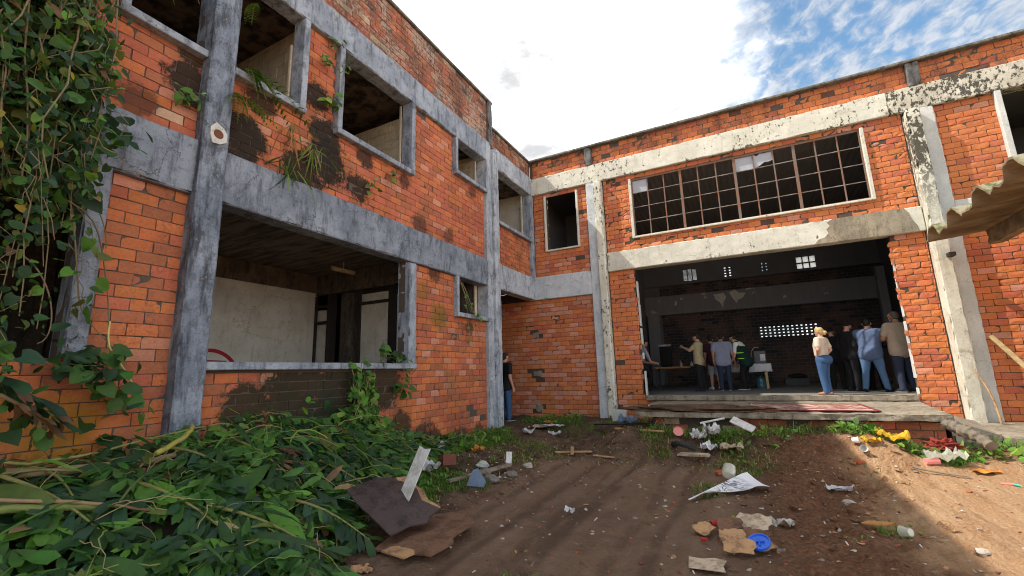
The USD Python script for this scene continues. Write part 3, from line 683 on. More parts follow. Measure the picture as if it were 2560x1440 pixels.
# bare concrete where the paint came away at the right end of that beam
rp = np.array([(7.20, 4.10), (7.28, 4.2), (7.42, 4.24), (7.5, 4.33), (7.47, 4.42), (7.55, 4.5), (7.5, 4.58), (7.62, 4.65), (8.9, 4.65), (8.97, 4.55), (9.0, 4.4), (9.08, 4.22), (9.1, 4.10)])
m = trimesh.creation.extrude_polygon(sg.Polygon(rp), .012, engine='earcut'); v = m.vertices.copy(); m.vertices = np.stack([v[:, 0], .004 - v[:, 2] , v[:, 1]], 1)
m.invert() if m.volume < 0 else None
RH.add('bare_patch', m, 'concrete_bare', parent=mbeam)
RH.add('beam', worn(9.74, 15, 0.0, .3, 4.10, 4.66, .2, .008, 35), 'plaster_smooth', smooth=35)
# columns: flange and buttress
RH.add('column', worn(1.775, 2.03, -.006, .3, -.3, 6.885, .2, .005, 36), 'concrete_pale_blue', smooth=35)
RH.add('buttress', worn(2.03, 2.255, -.12, .3, -.3, 6.86, .12, .012, 37, .03), 'concrete_rear', smooth=35)
RH.add('column', worn(9.46, 9.745, -.006, .3, -.3, 6.885, .2, .005, 38), 'plaster_smooth', smooth=35)
RH.add('buttress', worn(9.22, 9.46, -.20, .3, -.3, 6.83, .12, .010, 39, .02), 'buttress_flaked', smooth=35)
RH.add('pilaster', worn(1.79, 2.0, -.01, .3, 7.44, 8.02, .15, .006, 40), 'pilaster_dark', smooth=35)
RH.add('pilaster', worn(9.43, 9.66, -.01, .3, 7.44, 8.02, .15, .006, 41), 'pilaster_dark', smooth=35)
RH.add('coping', worn(-.05, 15, -.05, .36, 8.02, 8.085, .2, .006, 42), 'coping_look', smooth=35)
# small window at the left: pale jambs and sill
def bframe(o, w, d0=-.012, mt='concrete_rear_mid', top=False):
    a, b, c, d = o
    RH.add('window_jamb', worn(a - w, a, d0, .24, c - .05, d, .15, .004, int(a * 17), .008), mt, smooth=35)
    RH.add('window_jamb', worn(b, b + w, d0, .24, c - .05, d, .15, .004, int(b * 19), .008), mt, smooth=35)
    RH.add('window_sill', worn(a, b, d0, .24, c - .05, c, .15, .004, int(c * 23), .008), mt, smooth=35)
bframe(sw, .06, .03); bframe(bigw, .07, .03); RH.add('window_jamb', worn(rw[0] - .10, rw[0], -.01, .24, rw[2], rw[3], .2, .004, 3, .008), 'plaster_smooth', smooth=35)
# steel grid of the long window
gp = RH.add('window_frame', [box(bigw[0], bigw[1], .10, .14, bigw[2], bigw[2] + .03), box(bigw[0], bigw[1], .10, .14, bigw[3] - .05, bigw[3]), box(bigw[0], bigw[0] + .03, .10, .14, bigw[2] + .03, bigw[3] - .05), box(bigw[1] - .03, bigw[1], .10, .14, bigw[2] + .03, bigw[3] - .05)], 'steel_rust')
cw = (bigw[1] - bigw[0]) / 12; rh_ = (bigw[3] - bigw[2]) / 4
for i in range(1, 12):
    x = bigw[0] + i * cw; w = .032 if i % 3 == 0 else .015
    RH.add('mullion', cbox(x - w, x + w, .095 if i % 3 == 0 else .105, .135, bigw[2] + .03, bigw[3] - .05, .003), 'steel_rust', parent=gp)
mat('steel_pale', lambda g: pbr(g, g.mix(g.rng(g.noise(6, 4, 0.7), 0.45, 0.6), (0.15, 0.115, 0.095), (0.28, 0.255, 0.235)), 0.6))
for j in range(1, 4):
    z = bigw[2] + j * rh_
    RH.add('glazing_bar', cbox(bigw[0] + .03, bigw[1] - .03, .112, .130, z - .010, z + .010, .003), 'steel_pale', parent=gp)
def pane(i, j, cut=None):
    a, b, c, d = bigw[0] + i * cw + .015, bigw[0] + (i + 1) * cw - .015, bigw[2] + j * rh_ + .01, bigw[2] + (j + 1) * rh_ - .03
    pts = cut or [(0, 0), (1, 0), (1, 1), (0, 1)]
    m = trimesh.creation.extrude_polygon(sg.Polygon([(a + (b - a) * p, c + (d - c) * q) for p, q in pts]), .004, engine='earcut')
    v = m.vertices.copy(); m.vertices = np.stack([v[:, 0], .140 - v[:, 2], v[:, 1]], 1); m.invert() if m.volume < 0 else None
    return m
RH.add('glass_pane', pane(0, 3), 'frosted', parent=gp); RH.add('glass_pane', pane(6, 3), 'frosted', parent=gp)
RH.add('glass_pane', pane(7, 3, [(0, 0), (.3, .12), (.55, .3), (.8, .28), (1, .35), (1, 1), (.6, .9), (.35, .95), (.2, .8), (0, .95)]), 'frosted', parent=gp, label='broken pane')
# plaster edge inside the doorway jambs
def jagged(x, s, segs):
    ms = []
    for (za, zb, dx) in segs:
        ms.append(worn(x + s * dx - .012, x + s * dx + .022, .10, .26, za, zb, .06, .006, int(za * 50), .006))
    return ms
for m_ in jagged(3.04, -1, [(.66, 1.30, 0), (1.62, 1.78, .01), (2.0, 2.45, .01), (2.5, 3.1, .01), (3.1, 3.75, .02)]): RH.add('door_jamb', m_, 'plaster_smooth')
for m_ in jagged(8.60, 1, [(.62, .8, .0), (1.0, 2.2, .0), (2.3, 2.75, .01), (2.85, 3.85, .0)]): RH.add('door_jamb', m_, 'plaster_smooth')
# hall inside
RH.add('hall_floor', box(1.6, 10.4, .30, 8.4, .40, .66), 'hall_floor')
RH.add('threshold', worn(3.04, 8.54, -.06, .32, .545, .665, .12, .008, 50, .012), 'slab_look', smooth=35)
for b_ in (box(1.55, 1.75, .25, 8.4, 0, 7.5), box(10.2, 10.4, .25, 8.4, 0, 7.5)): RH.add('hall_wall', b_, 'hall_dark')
vents = [(3.42, 3.99, 5.05, 5.56), (5.0, 5.36, 5.02, 5.48), (6.38, 6.68, 5.08, 5.48), (7.62, 8.28, 4.98, 5.52), (6.05, 8.03, 2.42, 2.90)]
bw = core('B', 8.0, 1.75, 10.2, 0, 7.5, vents, thick=.2)
bwp = RH.add('hall_wall', bw, 'hall_dark', label='soot-dark rear wall of the hall')
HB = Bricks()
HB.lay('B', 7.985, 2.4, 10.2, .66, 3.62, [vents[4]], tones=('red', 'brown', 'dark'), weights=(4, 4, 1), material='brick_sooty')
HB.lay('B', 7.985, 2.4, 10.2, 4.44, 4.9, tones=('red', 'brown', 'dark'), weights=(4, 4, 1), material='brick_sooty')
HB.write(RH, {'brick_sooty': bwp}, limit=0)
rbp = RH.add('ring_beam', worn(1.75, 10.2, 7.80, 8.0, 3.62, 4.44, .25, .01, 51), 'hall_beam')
for pg in ([(4.55, 4.30), (4.95, 4.33), (5.02, 4.15), (4.92, 3.95), (4.86, 3.72), (4.78, 3.95), (4.62, 4.1)], [(5.15, 4.33), (5.35, 4.42), (5.52, 4.28), (5.75, 4.26), (5.62, 4.06), (5.45, 4.0), (5.38, 3.86), (5.27, 4.05)], [(5.75, 4.36), (5.98, 4.40), (5.92, 4.44), (5.78, 4.43)], [(3.0, 3.96), (3.09, 4.02), (3.12, 4.16), (3.02, 4.18)], [(3.25, 4.22), (3.33, 4.20), (3.34, 4.30), (3.26, 4.31)], [(7.0, 3.9), (7.12, 3.95), (7.1, 4.02), (7.02, 4.0)]):
    m_ = trimesh.creation.extrude_polygon(sg.Polygon(pg), .02, engine='earcut'); v = m_.vertices.copy(); m_.vertices = np.stack([v[:, 0], 7.80 - v[:, 2], v[:, 1]], 1); m_.invert() if m_.volume < 0 else None
    RH.add('peeled_patch', m_, 'room_white', parent=rbp)
RH.add('ring_beam', box(1.75, 10.2, 7.86, 8.0, 4.90, 5.0), 'hall_dark')
RH.add('hall_pier', box(1.85, 2.35, 7.65, 7.99, .66, 3.62), 'hall_beam'); RH.add('hall_pier', box(9.75, 9.98, 6.8, 7.1, .66, 4.6), 'hall_beam')
# pierced vents: clay grille pieces set in the openings
def grille(o, cols, rows, fu, fz):
    a, b, c, d = o; ms = []
    pu, pz = (b - a) / cols, (d - c) / rows
    hole = []
    poly = sg.box(a, c, b, d)
    cut = []
    for i in range(cols):
        for j in range(rows):
            uc, zc = a + (i + .5) * pu, c + (j + .5) * pz
            cut.append(sg.box(uc - pu * fu / 2, zc - pz * fz / 2, uc + pu * fu / 2, zc + pz * fz / 2))
    poly = poly.difference(shapely.union_all(cut))
    m = trimesh.creation.extrude_polygon(poly, .08, engine='earcut'); v = m.vertices.copy()
    m.vertices = np.stack([v[:, 0], 8.05 + v[:, 2], v[:, 1]], 1); m.invert() if m.volume < 0 else None
    return m
RH.add('vent_grille', grille(vents[0], 3, 11, .82, .42), 'hall_dark'); RH.add('vent_grille', grille(vents[1], 2, 4, .36, .36), 'hall_dark')
RH.add('vent_grille', grille(vents[2], 2, 3, .28, .28), 'hall_dark'); RH.add('vent_grille', grille(vents[4], 13, 4, .44, .36), 'hall_dark')
gb = RH.add('vent_grille', grille(vents[3], 3, 2, .84, .84), 'hall_dark')
for i in range(3):
    for j in range(2):
        a, b, c, d = vents[3]; w, h = (b - a) / 3, (d - c) / 2
        RH.add('glass_block', box(a + i * w + .09 * w, a + (i + 1) * w - .09 * w, 8.07, 8.12, c + j * h + .09 * h, c + (j + 1) * h - .09 * h), 'glass_block', parent=gb)
# roof over the hall: corrugated sheets on an even slope
xs = np.arange(1.6, 10.45, .06); ys = np.linspace(.1, 8.4, 5)
XX, YY = np.meshgrid(xs, ys, indexing='ij'); ZZ = 7.42 + .03 * np.sin(XX / .177 * 2 * np.pi) + .0 * YY
ii = np.arange(XX.size).reshape(XX.shape)
qq = np.stack([ii[:-1, :-1], ii[1:, :-1], ii[1:, 1:], ii[:-1, 1:]], -1).reshape(-1, 4)
RH.add('roof_sheet', (np.stack([XX, YY, ZZ], -1).reshape(-1, 3), qq), 'hall_roof', smooth=True)
for b_ in (box(-6.5, 1.6, .12, 4.2, 7.1, 7.3), box(10.4, 15, .25, 4.2, 7.1, 7.3)): RH.add('roof_slab', b_, 'hall_dark')
for b_ in (box(-.1, 1.55, 3.0, 3.2, 3.8, 7.1), box(10.4, 15, 3.0, 3.2, 0, 7.1), box(14.8, 15, .25, 3, 0, 7.1), box(-.1, .0, .25, 3.0, 3.8, 7.1), box(0, 1.55, .25, 3.0, 3.8, 3.95)): RH.add('room_wall', b_, 'hall_dark')

# ------------------------------------------------------------------ platform and steps in front of the doorway
PF = Thing('concrete_platform', 'low cracked concrete platform on a brick base in front of the big doorway', 'platform', (5.8, -1.5, 0))
def slab(poly, z0, z1, amp=.012, seed=0, step=.09):
    m = trimesh.creation.extrude_polygon(sg.Polygon(poly), z1 - z0, engine='earcut'); m.apply_translation((0, 0, z0))
    m = m.subdivide_to_size(step)
    d = meshkit.fbm(m.vertices * 4.5, 4, seed) - .5 + .6 * (meshkit.noise(m.vertices * 16, seed + 3) - .5)
    n = m.vertex_normals.copy(); n[:, 2] *= .45
    m.vertices = m.vertices + n * (2 * amp * d)[:, None]
    return m
PF.add('slab', slab([(3.28, -.02), (3.42, -3.0), (3.9, -3.06), (5.2, -3.02), (6.6, -3.05), (8.16, -2.95), (8.54, -.02)], .435, .53, .034, 60), 'slab_look', smooth=40)
PF.add('base_core', [box(3.7, 8.1, -2.75, -.05, -.3, .40)], 'mortar')
PB = Bricks()
PB.lay('B', -2.77, 3.75, 8.1, -.22, .40, tones=('brown', 'pale', 'red', 'dark'), weights=(5, 1.6, 2.5, 2), material='brick_link', er=.02, length=.3, holes=[(5.9, 6.35, .2, .42), (4.2, 5.0, .05, .42), (3.75, 4.1, -.1, .3)])
PB.write(PF, {'brick_link': PF.path})
PF.add('ramp', slab([(8.56, -.02), (8.20, -2.75), (8.86, -2.35), (9.24, -.22), (9.2, -.02)], .10, .20, .01, 61), 'slab_look', smooth=40)
rm = trimesh.convex.convex_hull(np.array([(8.5, -.04, .47), (8.18, -2.7, .44), (8.84, -2.35, .19), (9.22, -.24, .185), (8.5, -.04, -.2), (8.18, -2.7, -.2), (8.84, -2.35, -.2), (9.22, -.24, -.2)]))
PF.add('ramp', worn_m := rm.subdivide_to_size(.12), 'slab_look', smooth=40)
PF.add('slab', slab([(8.86, -2.40), (9.26, -.22), (9.75, -.02), (13.5, -.02), (13.5, -2.6), (9.5, -2.5)], .02, .155, .01, 62), 'slab_look', smooth=40)
# ------------------------------------------------------------------ shed roof at the right, planks
mat('roof_asbestos', lambda g: pbr(g, g.mix(g.rng(g.noise(3, 5, 0.65), 0.4, 0.65), (0.16, 0.115, 0.065), (0.30, 0.225, 0.13)), 0.9, g.bump(g.noise(60, 4), 0.6, 0.01)))
def moss_top(g):
    n = g('separate_xyz', 'z', vector=g('geometry', 'true_normal'))
    under = g.mix(g.rng(g.noise(3, 5, 0.65, vec=g.stretch((.4, 2, 1))), 0.4, 0.65), (0.15, 0.11, 0.07), (0.26, 0.195, 0.125))
    top = g.mix(g.rng(g.noise(7, 5, 0.7), 0.42, 0.6), (0.25, 0.225, 0.155), (0.085, 0.095, 0.030))
    return pbr(g, g.mix(g.rng(n, -0.05, 0.1), under, top), 0.92, g.bump(g.noise(45, 4, 0.7), 0.7, 0.02))
mat('roof_mossy', moss_top)
SR = Thing('shed_roof', 'mossy brown corrugated shed roof with a jagged eave at the right edge', 'roof', (9.2, -1.0, 3.9))
prof = [(0, .0), (.10, .02), (.16, .20), (.21, .235), (.40, .235), (.47, .21), (.62, .06), (.70, .0), (.86, .05), (.92, .055), (1.0, .02), (1.12, .0)]
def sheet(y0, x0, x1, z0, slope, seed, t=.034):
    r = np.random.default_rng(seed); rows = []
    P = []
    p = np.array(prof); yy = np.interp(np.linspace(0, len(p) - 1, 40), np.arange(len(p)), p[:, 0]); zz = np.interp(np.linspace(0, len(p) - 1, 40), np.arange(len(p)), p[:, 1])
    nx = 14; xs = np.linspace(x0, x1, nx)
    jag = (meshkit.fbm(np.stack([yy * 9, 0 * yy, 0 * yy + seed], 1), 3, seed) - .5) * .06
    V = []
    for s in (1, 0):
        for i, x in enumerate(xs):
            xx = np.full(40, x) + (jag if i == 0 else 0)
            V.append(np.stack([xx, y0 - yy, z0 + zz + slope * (x - x0) + s * t + .004 * r.normal(size=40)], 1))
    V = np.vstack(V); n = 40; f = []
    top = lambda i, j: i * n + j
    bot = lambda i, j: (nx + i) * n + j
    for i in range(nx - 1):
        for j in range(n - 1):
            f += [(top(i, j), top(i, j + 1), top(i + 1, j + 1)), (top(i, j), top(i + 1, j + 1), top(i + 1, j))]
            f += [(bot(i, j), bot(i + 1, j + 1), bot(i, j + 1)), (bot(i, j), bot(i + 1, j), bot(i + 1, j + 1))]
    for j in range(n - 1):
        f += [(top(0, j), bot(0, j + 1), top(0, j + 1)), (top(0, j), bot(0, j), bot(0, j + 1))]
    for i in range(nx - 1):
        f += [(top(i, 0), top(i + 1, 0), bot(i + 1, 0)), (top(i, 0), bot(i + 1, 0), bot(i, 0))]
        f += [(top(i, n - 1), bot(i + 1, n - 1), top(i + 1, n - 1)), (top(i, n - 1), bot(i, n - 1), bot(i + 1, n - 1))]
    m = trimesh.Trimesh(V, np.array(f), process=False)
    return m
for k in range(5):
    SR.add('roof_sheet', sheet(-.50 - 1.09 * k, 9.02 - .03 * k, 14.5, 3.72 + .006 * k, .10, 70 + k), 'roof_mossy', smooth=25)
SR.add('purlin', worn(9.68, 9.86, -6.2, -1.1, 3.42, 3.70, .2, .008, 80, .01), 'wood_old' if 'wood_old' in MATS else 'roof_asbestos', smooth=35)
SR.add('purlin', worn(12.2, 12.35, -6.2, -.6, 3.7, 3.95, .3, .008, 81, .01), 'roof_asbestos', smooth=35)
SR.add('bracket', box(9.36, 9.46, -.38, -.21, 3.42, 3.50), 'steel_black')
SR.add('post', worn(12.15, 12.4, -3.5, -3.25, -.1, 3.70, .3, .006, 82, .01), 'roof_asbestos', smooth=35)

def wood(a, b, dark, sc=(1, 1, 1)):
    def f(g):
        v = g('mapping', 'vector', vector=g('texture_coordinate', 'object'), scale=sc)
        n = g.noise(9, 5, 0.65, vec=v)
        c = g.mix(g.rng(n, .3, .7), a, b)
        return pbr(g, g.mix(g.rng(g.noise(16, 5, .7, vec=v), .58, .7), c, dark), 0.85, g.bump(n, .4, .006))
    return f
mat('wood_tan', wood((0.30, 0.17, 0.08), (0.46, 0.29, 0.15), (0.12, 0.07, 0.04)))
mat('wood_grey', wood((0.13, 0.10, 0.075), (0.24, 0.19, 0.14), (0.05, 0.04, 0.03)))
mat('wood_yellow', wood((0.36, 0.25, 0.10), (0.48, 0.36, 0.17), (0.16, 0.10, 0.05)))
mat('wood_dull', wood((0.22, 0.155, 0.075), (0.33, 0.245, 0.125), (0.10, 0.07, 0.04)))
def beam_between(a, b, w, h, seed=0, roll=0.0, c=.006):
    a, b = np.asarray(a, float), np.asarray(b, float); L = np.linalg.norm(b - a)
    m = cbox(0, L, -w / 2, w / 2, -h / 2, h / 2, min(c, w * .2, h * .2)).subdivide_to_size(max(.04, L / 14))
    m.vertices = m.vertices + (meshkit.noise(m.vertices * 9 + seed, seed)[:, None] - .5) * np.array([.0, .12 * w, .12 * h])
    d = (b - a) / L; s = np.cross([0, 0, 1.0], d); s = s / np.linalg.norm(s) if np.linalg.norm(s) > 1e-3 else np.array([1.0, 0, 0])
    u = np.cross(d, s); cr, sr = math.cos(roll), math.sin(roll)
    M = np.stack([d, cr * s + sr * u, -sr * s + cr * u], 1)
    m.vertices = m.vertices @ M.T + a
    return m
single('plank', beam_between((9.80, -.04, 1.80), (10.30, -1.45, .16), .085, .028, 1, .4), 'wood_dull', 'pale plank leaning on the brick wall right of the flaked column', 'plank')
single('stick', tube(spline([(9.38, -.24, 1.15), (9.50, -.36, .72), (9.52, -.50, .17)], 12), np.linspace(.014, .020, 12), 7), 'wood_tan', 'thin bent stick leaning against the flaked column', 'stick', smooth=True)
single('brick', [cbox(10.55, 10.83, -.10, .07, 1.32, 1.40, .006)], 'wood_tan', 'loose flat brick sticking out of the shaded wall under the shed roof', 'brick')
# ------------------------------------------------------------------ vegetation
def leaf_mat(rough, spec, trans):
    def f(g):
        t = g.attr('tint')
        c = g.mix(1.0, t, g.mix(g.noise(14, 4, .6), (.62, .62, .6), (1.35, 1.35, 1.3)), 'multiply')
        p = pbr(g, c, rough, g.bump(g.noise(45, 3), .25, .006), spec=spec)
        tl = g('translucent_bsdf', 'BSDF', color=g.mix(1.0, c, (1.3, 1.5, .6), 'multiply'))
        return g('mix_closure', 'closure', fac=trans, closure1=p, closure2=tl)
    return f
mat('leaf', leaf_mat(.55, .30, .25))
mat('grass_blade', leaf_mat(.6, .3, .3))
mat('stem', lambda g: pbr(g, g.mix(1.0, g.attr('tint'), g.mix(g.noise(20, 4, .65), (.55, .55, .5), (1.4, 1.4, 1.35)), 'multiply'), .7, g.bump(g.noise(50, 3), .4, .006)))
rg = np.random.default_rng(23)
GREENS = dict(fresh=(.095, .215, .028), mid=(.050, .128, .024), deep=(.025, .068, .018), blue=(.026, .064, .032), olive=(.115, .145, .035), yellow=(.36, .30, .05), brown=(.17, .10, .055), tan=(.33, .23, .12), lime=(.17, .27, .04))
WIDTH = dict(heart=[.34, .50, .44, .25, 0], lance=[.035, .125, .155, .10, 0], palm=[.02, .075, .13, .18, .11], oval=[.14, .36, .38, .22, 0], strip=[.015, .025, .022, .014, 0], long=[.015, .042, .055, .036, 0])
XPOS = dict(heart=[-.12, .12, .45, .76, 1], lance=[0, .25, .55, .8, 1], palm=[0, .25, .5, .78, 1], oval=[0, .22, .55, .84, 1], strip=[0, .3, .6, .85, 1], long=[0, .22, .5, .8, 1])
def leaf(kind, pos, d, n, size, r, droop=None):
    """One leaf: 5 sections of left edge, midrib, right edge."""
    d = np.asarray(d, float); d = d / (np.linalg.norm(d) + 1e-9)
    n = np.asarray(n, float); s = np.cross(n, d); s /= np.linalg.norm(s) + 1e-9; n = np.cross(d, s)
    x = np.array(XPOS[kind]); w = np.array(WIDTH[kind]) * r.uniform(.85, 1.15)
    fold = r.uniform(.05, .45); dr = r.uniform(.02, .35) if droop is None else droop
    tw = r.normal(0, .25)
    V = np.zeros((15, 3))
    xm = x.copy()
    if kind == 'heart': xm[0] = 0.0
    if kind == 'palm': xe = x + np.array([0, 0, 0, .05, .10]) * r.uniform(-1, 1); 
    else: xe = x
    for i in range(5):
        a = tw * x[i]
        wi = w[i] * (1 + r.normal(0, .06))
        ly, lz = wi * math.cos(a), wi * (fold + math.sin(a) * .6)
        V[i * 3] = (xe[i] + r.normal(0, .015), -ly, lz - dr * x[i] ** 2)
        V[i * 3 + 1] = (xm[i] - (0.12 if kind == 'palm' and i == 4 else 0), 0, -dr * x[i] ** 2)
        V[i * 3 + 2] = (xe[i] + r.normal(0, .015), wi * math.cos(a), wi * (fold - math.sin(a) * .6) - dr * x[i] ** 2)
    V = (V * size) @ np.stack([d, s, n]) + np.asarray(pos)
    return V
LF_ = []
for i in range(4):
    a = i * 3
    LF_ += [(a, a + 1, a + 4), (a, a + 4, a + 3), (a + 1, a + 2, a + 5), (a + 1, a + 5, a + 4)]
LF_ = np.array(LF_)
def randdir(r, up=0.0, spread=1.0):
    v = r.normal(size=3) * spread; v[2] += up
    return v / np.linalg.norm(v)
class Foliage:
    def __init__(s, thing, cap=120, name='leaf', mt='leaf', parent=None):
        s.t, s.cap, s.name, s.mt, s.items, s.parent = thing, cap, name, mt, [], parent
    def leaf(s, kind, pos, d, n, size, tint, r=rg, droop=None):
        V = leaf(kind, pos, d, n, size, r, droop)
        t = np.array(GREENS[tint]) * r.uniform(.75, 1.3) * r.uniform(.9, 1.1, 3)
        s.items.append((V, t))
    def write(s):
        sc = []
        for V, t in s.items:
            p, dep = px_of(V[[3, 1, 5, 13]])
            ok = dep.min() > .15 and p[:, 0].max() > 0 and p[:, 0].min() < 2560 and p[:, 1].max() > 0 and p[:, 1].min() < 1440
            sc.append(-np.ptp(p[:, 0]) * np.ptp(p[:, 1]) if ok else 0)
        o = np.argsort(sc, kind='stable')
        for i in o[:s.cap]:
            s.t.add(s.name, (s.items[i][0], LF_), s.mt, tint=s.items[i][1], smooth=True, parent=s.parent)
        rest = o[s.cap:]
        if len(rest):
            V = np.vstack([s.items[i][0] for i in rest]); C = np.repeat(np.array([s.items[i][1] for i in rest]), 15, 0)
            F = np.vstack([LF_ + 15 * k for k in range(len(rest))])
            s.t.add('foliage', (V, F), s.mt, tint=C, smooth=True, kind='stuff', parent=s.parent)
def pick(names, p=None):
    return names[rg.choice(len(names), p=None if p is None else np.array(p) / np.sum(p))]
def wander(p0, p1, k, amp, sag=0.0):
    t = np.linspace(0, 1, k)[:, None]
    p = np.asarray(p0) * (1 - t) + np.asarray(p1) * t
    w = np.cumsum(rg.normal(size=(k, 3)), 0); w -= w[0] + (w[-1] - w[0]) * t
    p = p + w * amp; p[:, 2] -= sag * (4 * t[:, 0] * (1 - t[:, 0]))
    return p

# --- the curtain of creeper at the left edge
HV = Thing('hanging_creeper', 'thick curtain of leafy creeper hanging over the left end of the brick wing', 'creeper', (.5, -11, 3))
fo = Foliage(HV, 170)
stems = []
for i in range(128):
    x0 = rg.uniform(.05, .75); y0 = -12.3 + 1.8 * rg.random() ** .95
    zt = rg.uniform(4.4, 6.6); zb = rg.uniform(2.3, 4.2) if i % 3 else rg.uniform(1.3, 2.6)
    if y0 > -10.95: zb = max(zb, 2.7 + rg.random() * .6)
    y1 = y0 + rg.normal(.05, .18)
    p = wander((x0 * .5, min(y0, -10.92 + .12 * rg.normal()), zt), (x0 + rg.normal(0, .1), min(y1, -10.72), zb), 14, .045)
    p[:, 0] = np.maximum(p[:, 0], .04)
    stems.append((p, rg.uniform(.0035, .010)))
    for j in range(14):
        for _ in range(5):
            q = p[j] + rg.normal(0, .065, 3); q[0] = max(q[0], .03)
            fo.leaf(pick(['heart', 'oval', 'lance'], [3, 3, 4]), q, randdir(rg, -.75), (1.0 + rg.normal(0, .4), rg.normal(0, .6), .5 + rg.normal(0, .3)), rg.uniform(.045, .10) * (1.6 if rg.random() < .15 else 1), pick(['fresh', 'mid', 'deep', 'olive', 'yellow', 'brown', 'blue'], [1.8, 4.5, 7, 2.2, .35, .5, 3.5]))
# sprays that stick out past the curtain, and the tangle on the sill below
for a, b, nn, cols in [((.3, -10.85, 4.0), (.45, -10.28, 3.72), 16, ['blue', 'deep', 'mid']), ((.3, -10.9, 3.7), (.42, -10.32, 3.55), 14, ['blue', 'deep', 'mid']), ((.3, -10.8, 4.4), (.35, -10.45, 4.25), 12, ['mid', 'fresh', 'deep']),
                       ((.25, -10.75, 3.2), (.3, -10.45, 2.6), 12, ['fresh', 'mid']), ((.25, -10.65, 2.6), (.25, -10.45, 1.9), 14, ['mid', 'fresh', 'olive']), ((.2, -10.6, 1.7), (.2, -10.05, 1.25), 34, ['deep', 'mid', 'blue']), ((.15, -10.35, 1.55), (.15, -9.75, .85), 26, ['mid', 'fresh', 'deep']), ((.2, -10.6, 1.5), (.22, -10.15, 1.55), 22, ['blue', 'deep', 'mid']),
                       ((.25, -11.1, 1.6), (.3, -10.6, 1.0), 26, ['blue', 'deep', 'mid']), ((.3, -11.3, 2.0), (.4, -10.9, 1.3), 26, ['deep', 'blue', 'mid']), ((.15, -10.2, .9), (.12, -9.8, .55), 12, ['mid', 'deep'])]:
    p = wander(a, b, 10, .02); stems.append((p, .005))
    for k in range(nn):
        q = p[rg.integers(10)] + rg.normal(0, .07, 3); q[0] = max(q[0], .03)
        fo.leaf(pick(['heart', 'oval', 'lance'], [4, 2, 3]), q, randdir(rg, -.5), (1.0 + rg.normal(0, .4), rg.normal(0, .6), .6), rg.uniform(.09, .17), pick(cols))
for p in ([(.5, -11.6, 2.9), (.45, -11.0, 2.95), (.4, -10.6, 2.86), (.2, -10.38, 2.55), (.1, -10.25, 2.1), (.08, -10.2, 1.75), (.1, -10.1, 1.5)], [(.4, -11.0, 3.6), (.35, -10.72, 3.0), (.25, -10.55, 2.3), (.1, -10.42, 2.0), (.06, -10.2, 1.75), (.05, -10.02, 1.55)],
          [(.4, -11.4, 4.0), (.4, -10.95, 3.9), (.3, -10.7, 3.6), (.35, -10.75, 3.2)], [(.4, -11.5, 3.2), (.5, -11.0, 3.3), (.45, -10.6, 3.0), (.3, -10.4, 2.6)], [(.3, -11.3, 2.3), (.3, -10.9, 2.4), (.3, -10.7, 2.0), (.3, -10.75, 1.7)]):
    stems.append((spline(p, 20), .0085))
for i in range(26):
    a = np.array([rg.uniform(.3, .95), rg.uniform(-12.0, -10.7), rg.uniform(2.0, 5.2)]); b = a + np.array([rg.normal(0, .15), rg.normal(.1, .35), rg.normal(-.45, .5)])
    b[1] = min(b[1], -10.42)
    stems.append((wander(a, b, 14, .035), rg.uniform(.003, .006)))
HV.add('stems', [tube(p, np.linspace(r, r * .5, len(p)), 5) for p, r in stems], 'stem', tint=(.17, .13, .075), smooth=True, kind='stuff')
HV.add('broken_tendril', tube(spline([(.10, -10.22, 1.95), (.1, -10.2, 1.72), (.1, -10.12, 1.58), (.1, -9.98, 1.36)], 12), .008, 6), 'stem', tint=(.52, .50, .20), smooth=True)
fo.write()

# --- the bank of cut leaves against the foot of the left wall
def heap_z(x, y):
    hw = np.interp(y, [-12.5, -10.5, -9.6, -8.6, -7.6, -6.7, -5.8, -5.0], [.56, .60, .72, .80, .62, .38, .16, .0])
    xm = np.interp(y, [-12.5, -10.5, -9.6, -8.6, -7.6, -6.5, -5.0], [2.6, 2.6, 2.45, 1.75, 1.35, 1.0, .6])
    k = np.clip(1 - (np.maximum(x, 0) / xm) ** 1.25, 0, 1)
    return zg(x, y) + (hw - .02) * k
hx, hy = np.meshgrid(np.arange(-.05, 2.9, .1), np.arange(-12.4, -4.9, .1), indexing='ij')
hz = heap_z(hx, hy) - .05 + .10 * (meshkit.fbm(np.stack([hx, hy, 0 * hx], -1) * 3.3, 3, 4) - .5)
hi = np.arange(hx.size).reshape(hx.shape); hq = np.stack([hi[:-1, :-1], hi[1:, :-1], hi[1:, 1:], hi[:-1, 1:]], -1).reshape(-1, 4)
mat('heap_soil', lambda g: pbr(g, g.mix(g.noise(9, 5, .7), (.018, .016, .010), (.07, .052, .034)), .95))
LH = Thing('leaf_heap', 'dark heap of cut leaves and creeper piled along the foot of the left wall', 'leaf heap', (.8, -9, 0))
LH.add('heap_core', (np.stack([hx, hy, hz], -1).reshape(-1, 3), hq), 'heap_soil', smooth=True)
fo = Foliage(LH, 290)
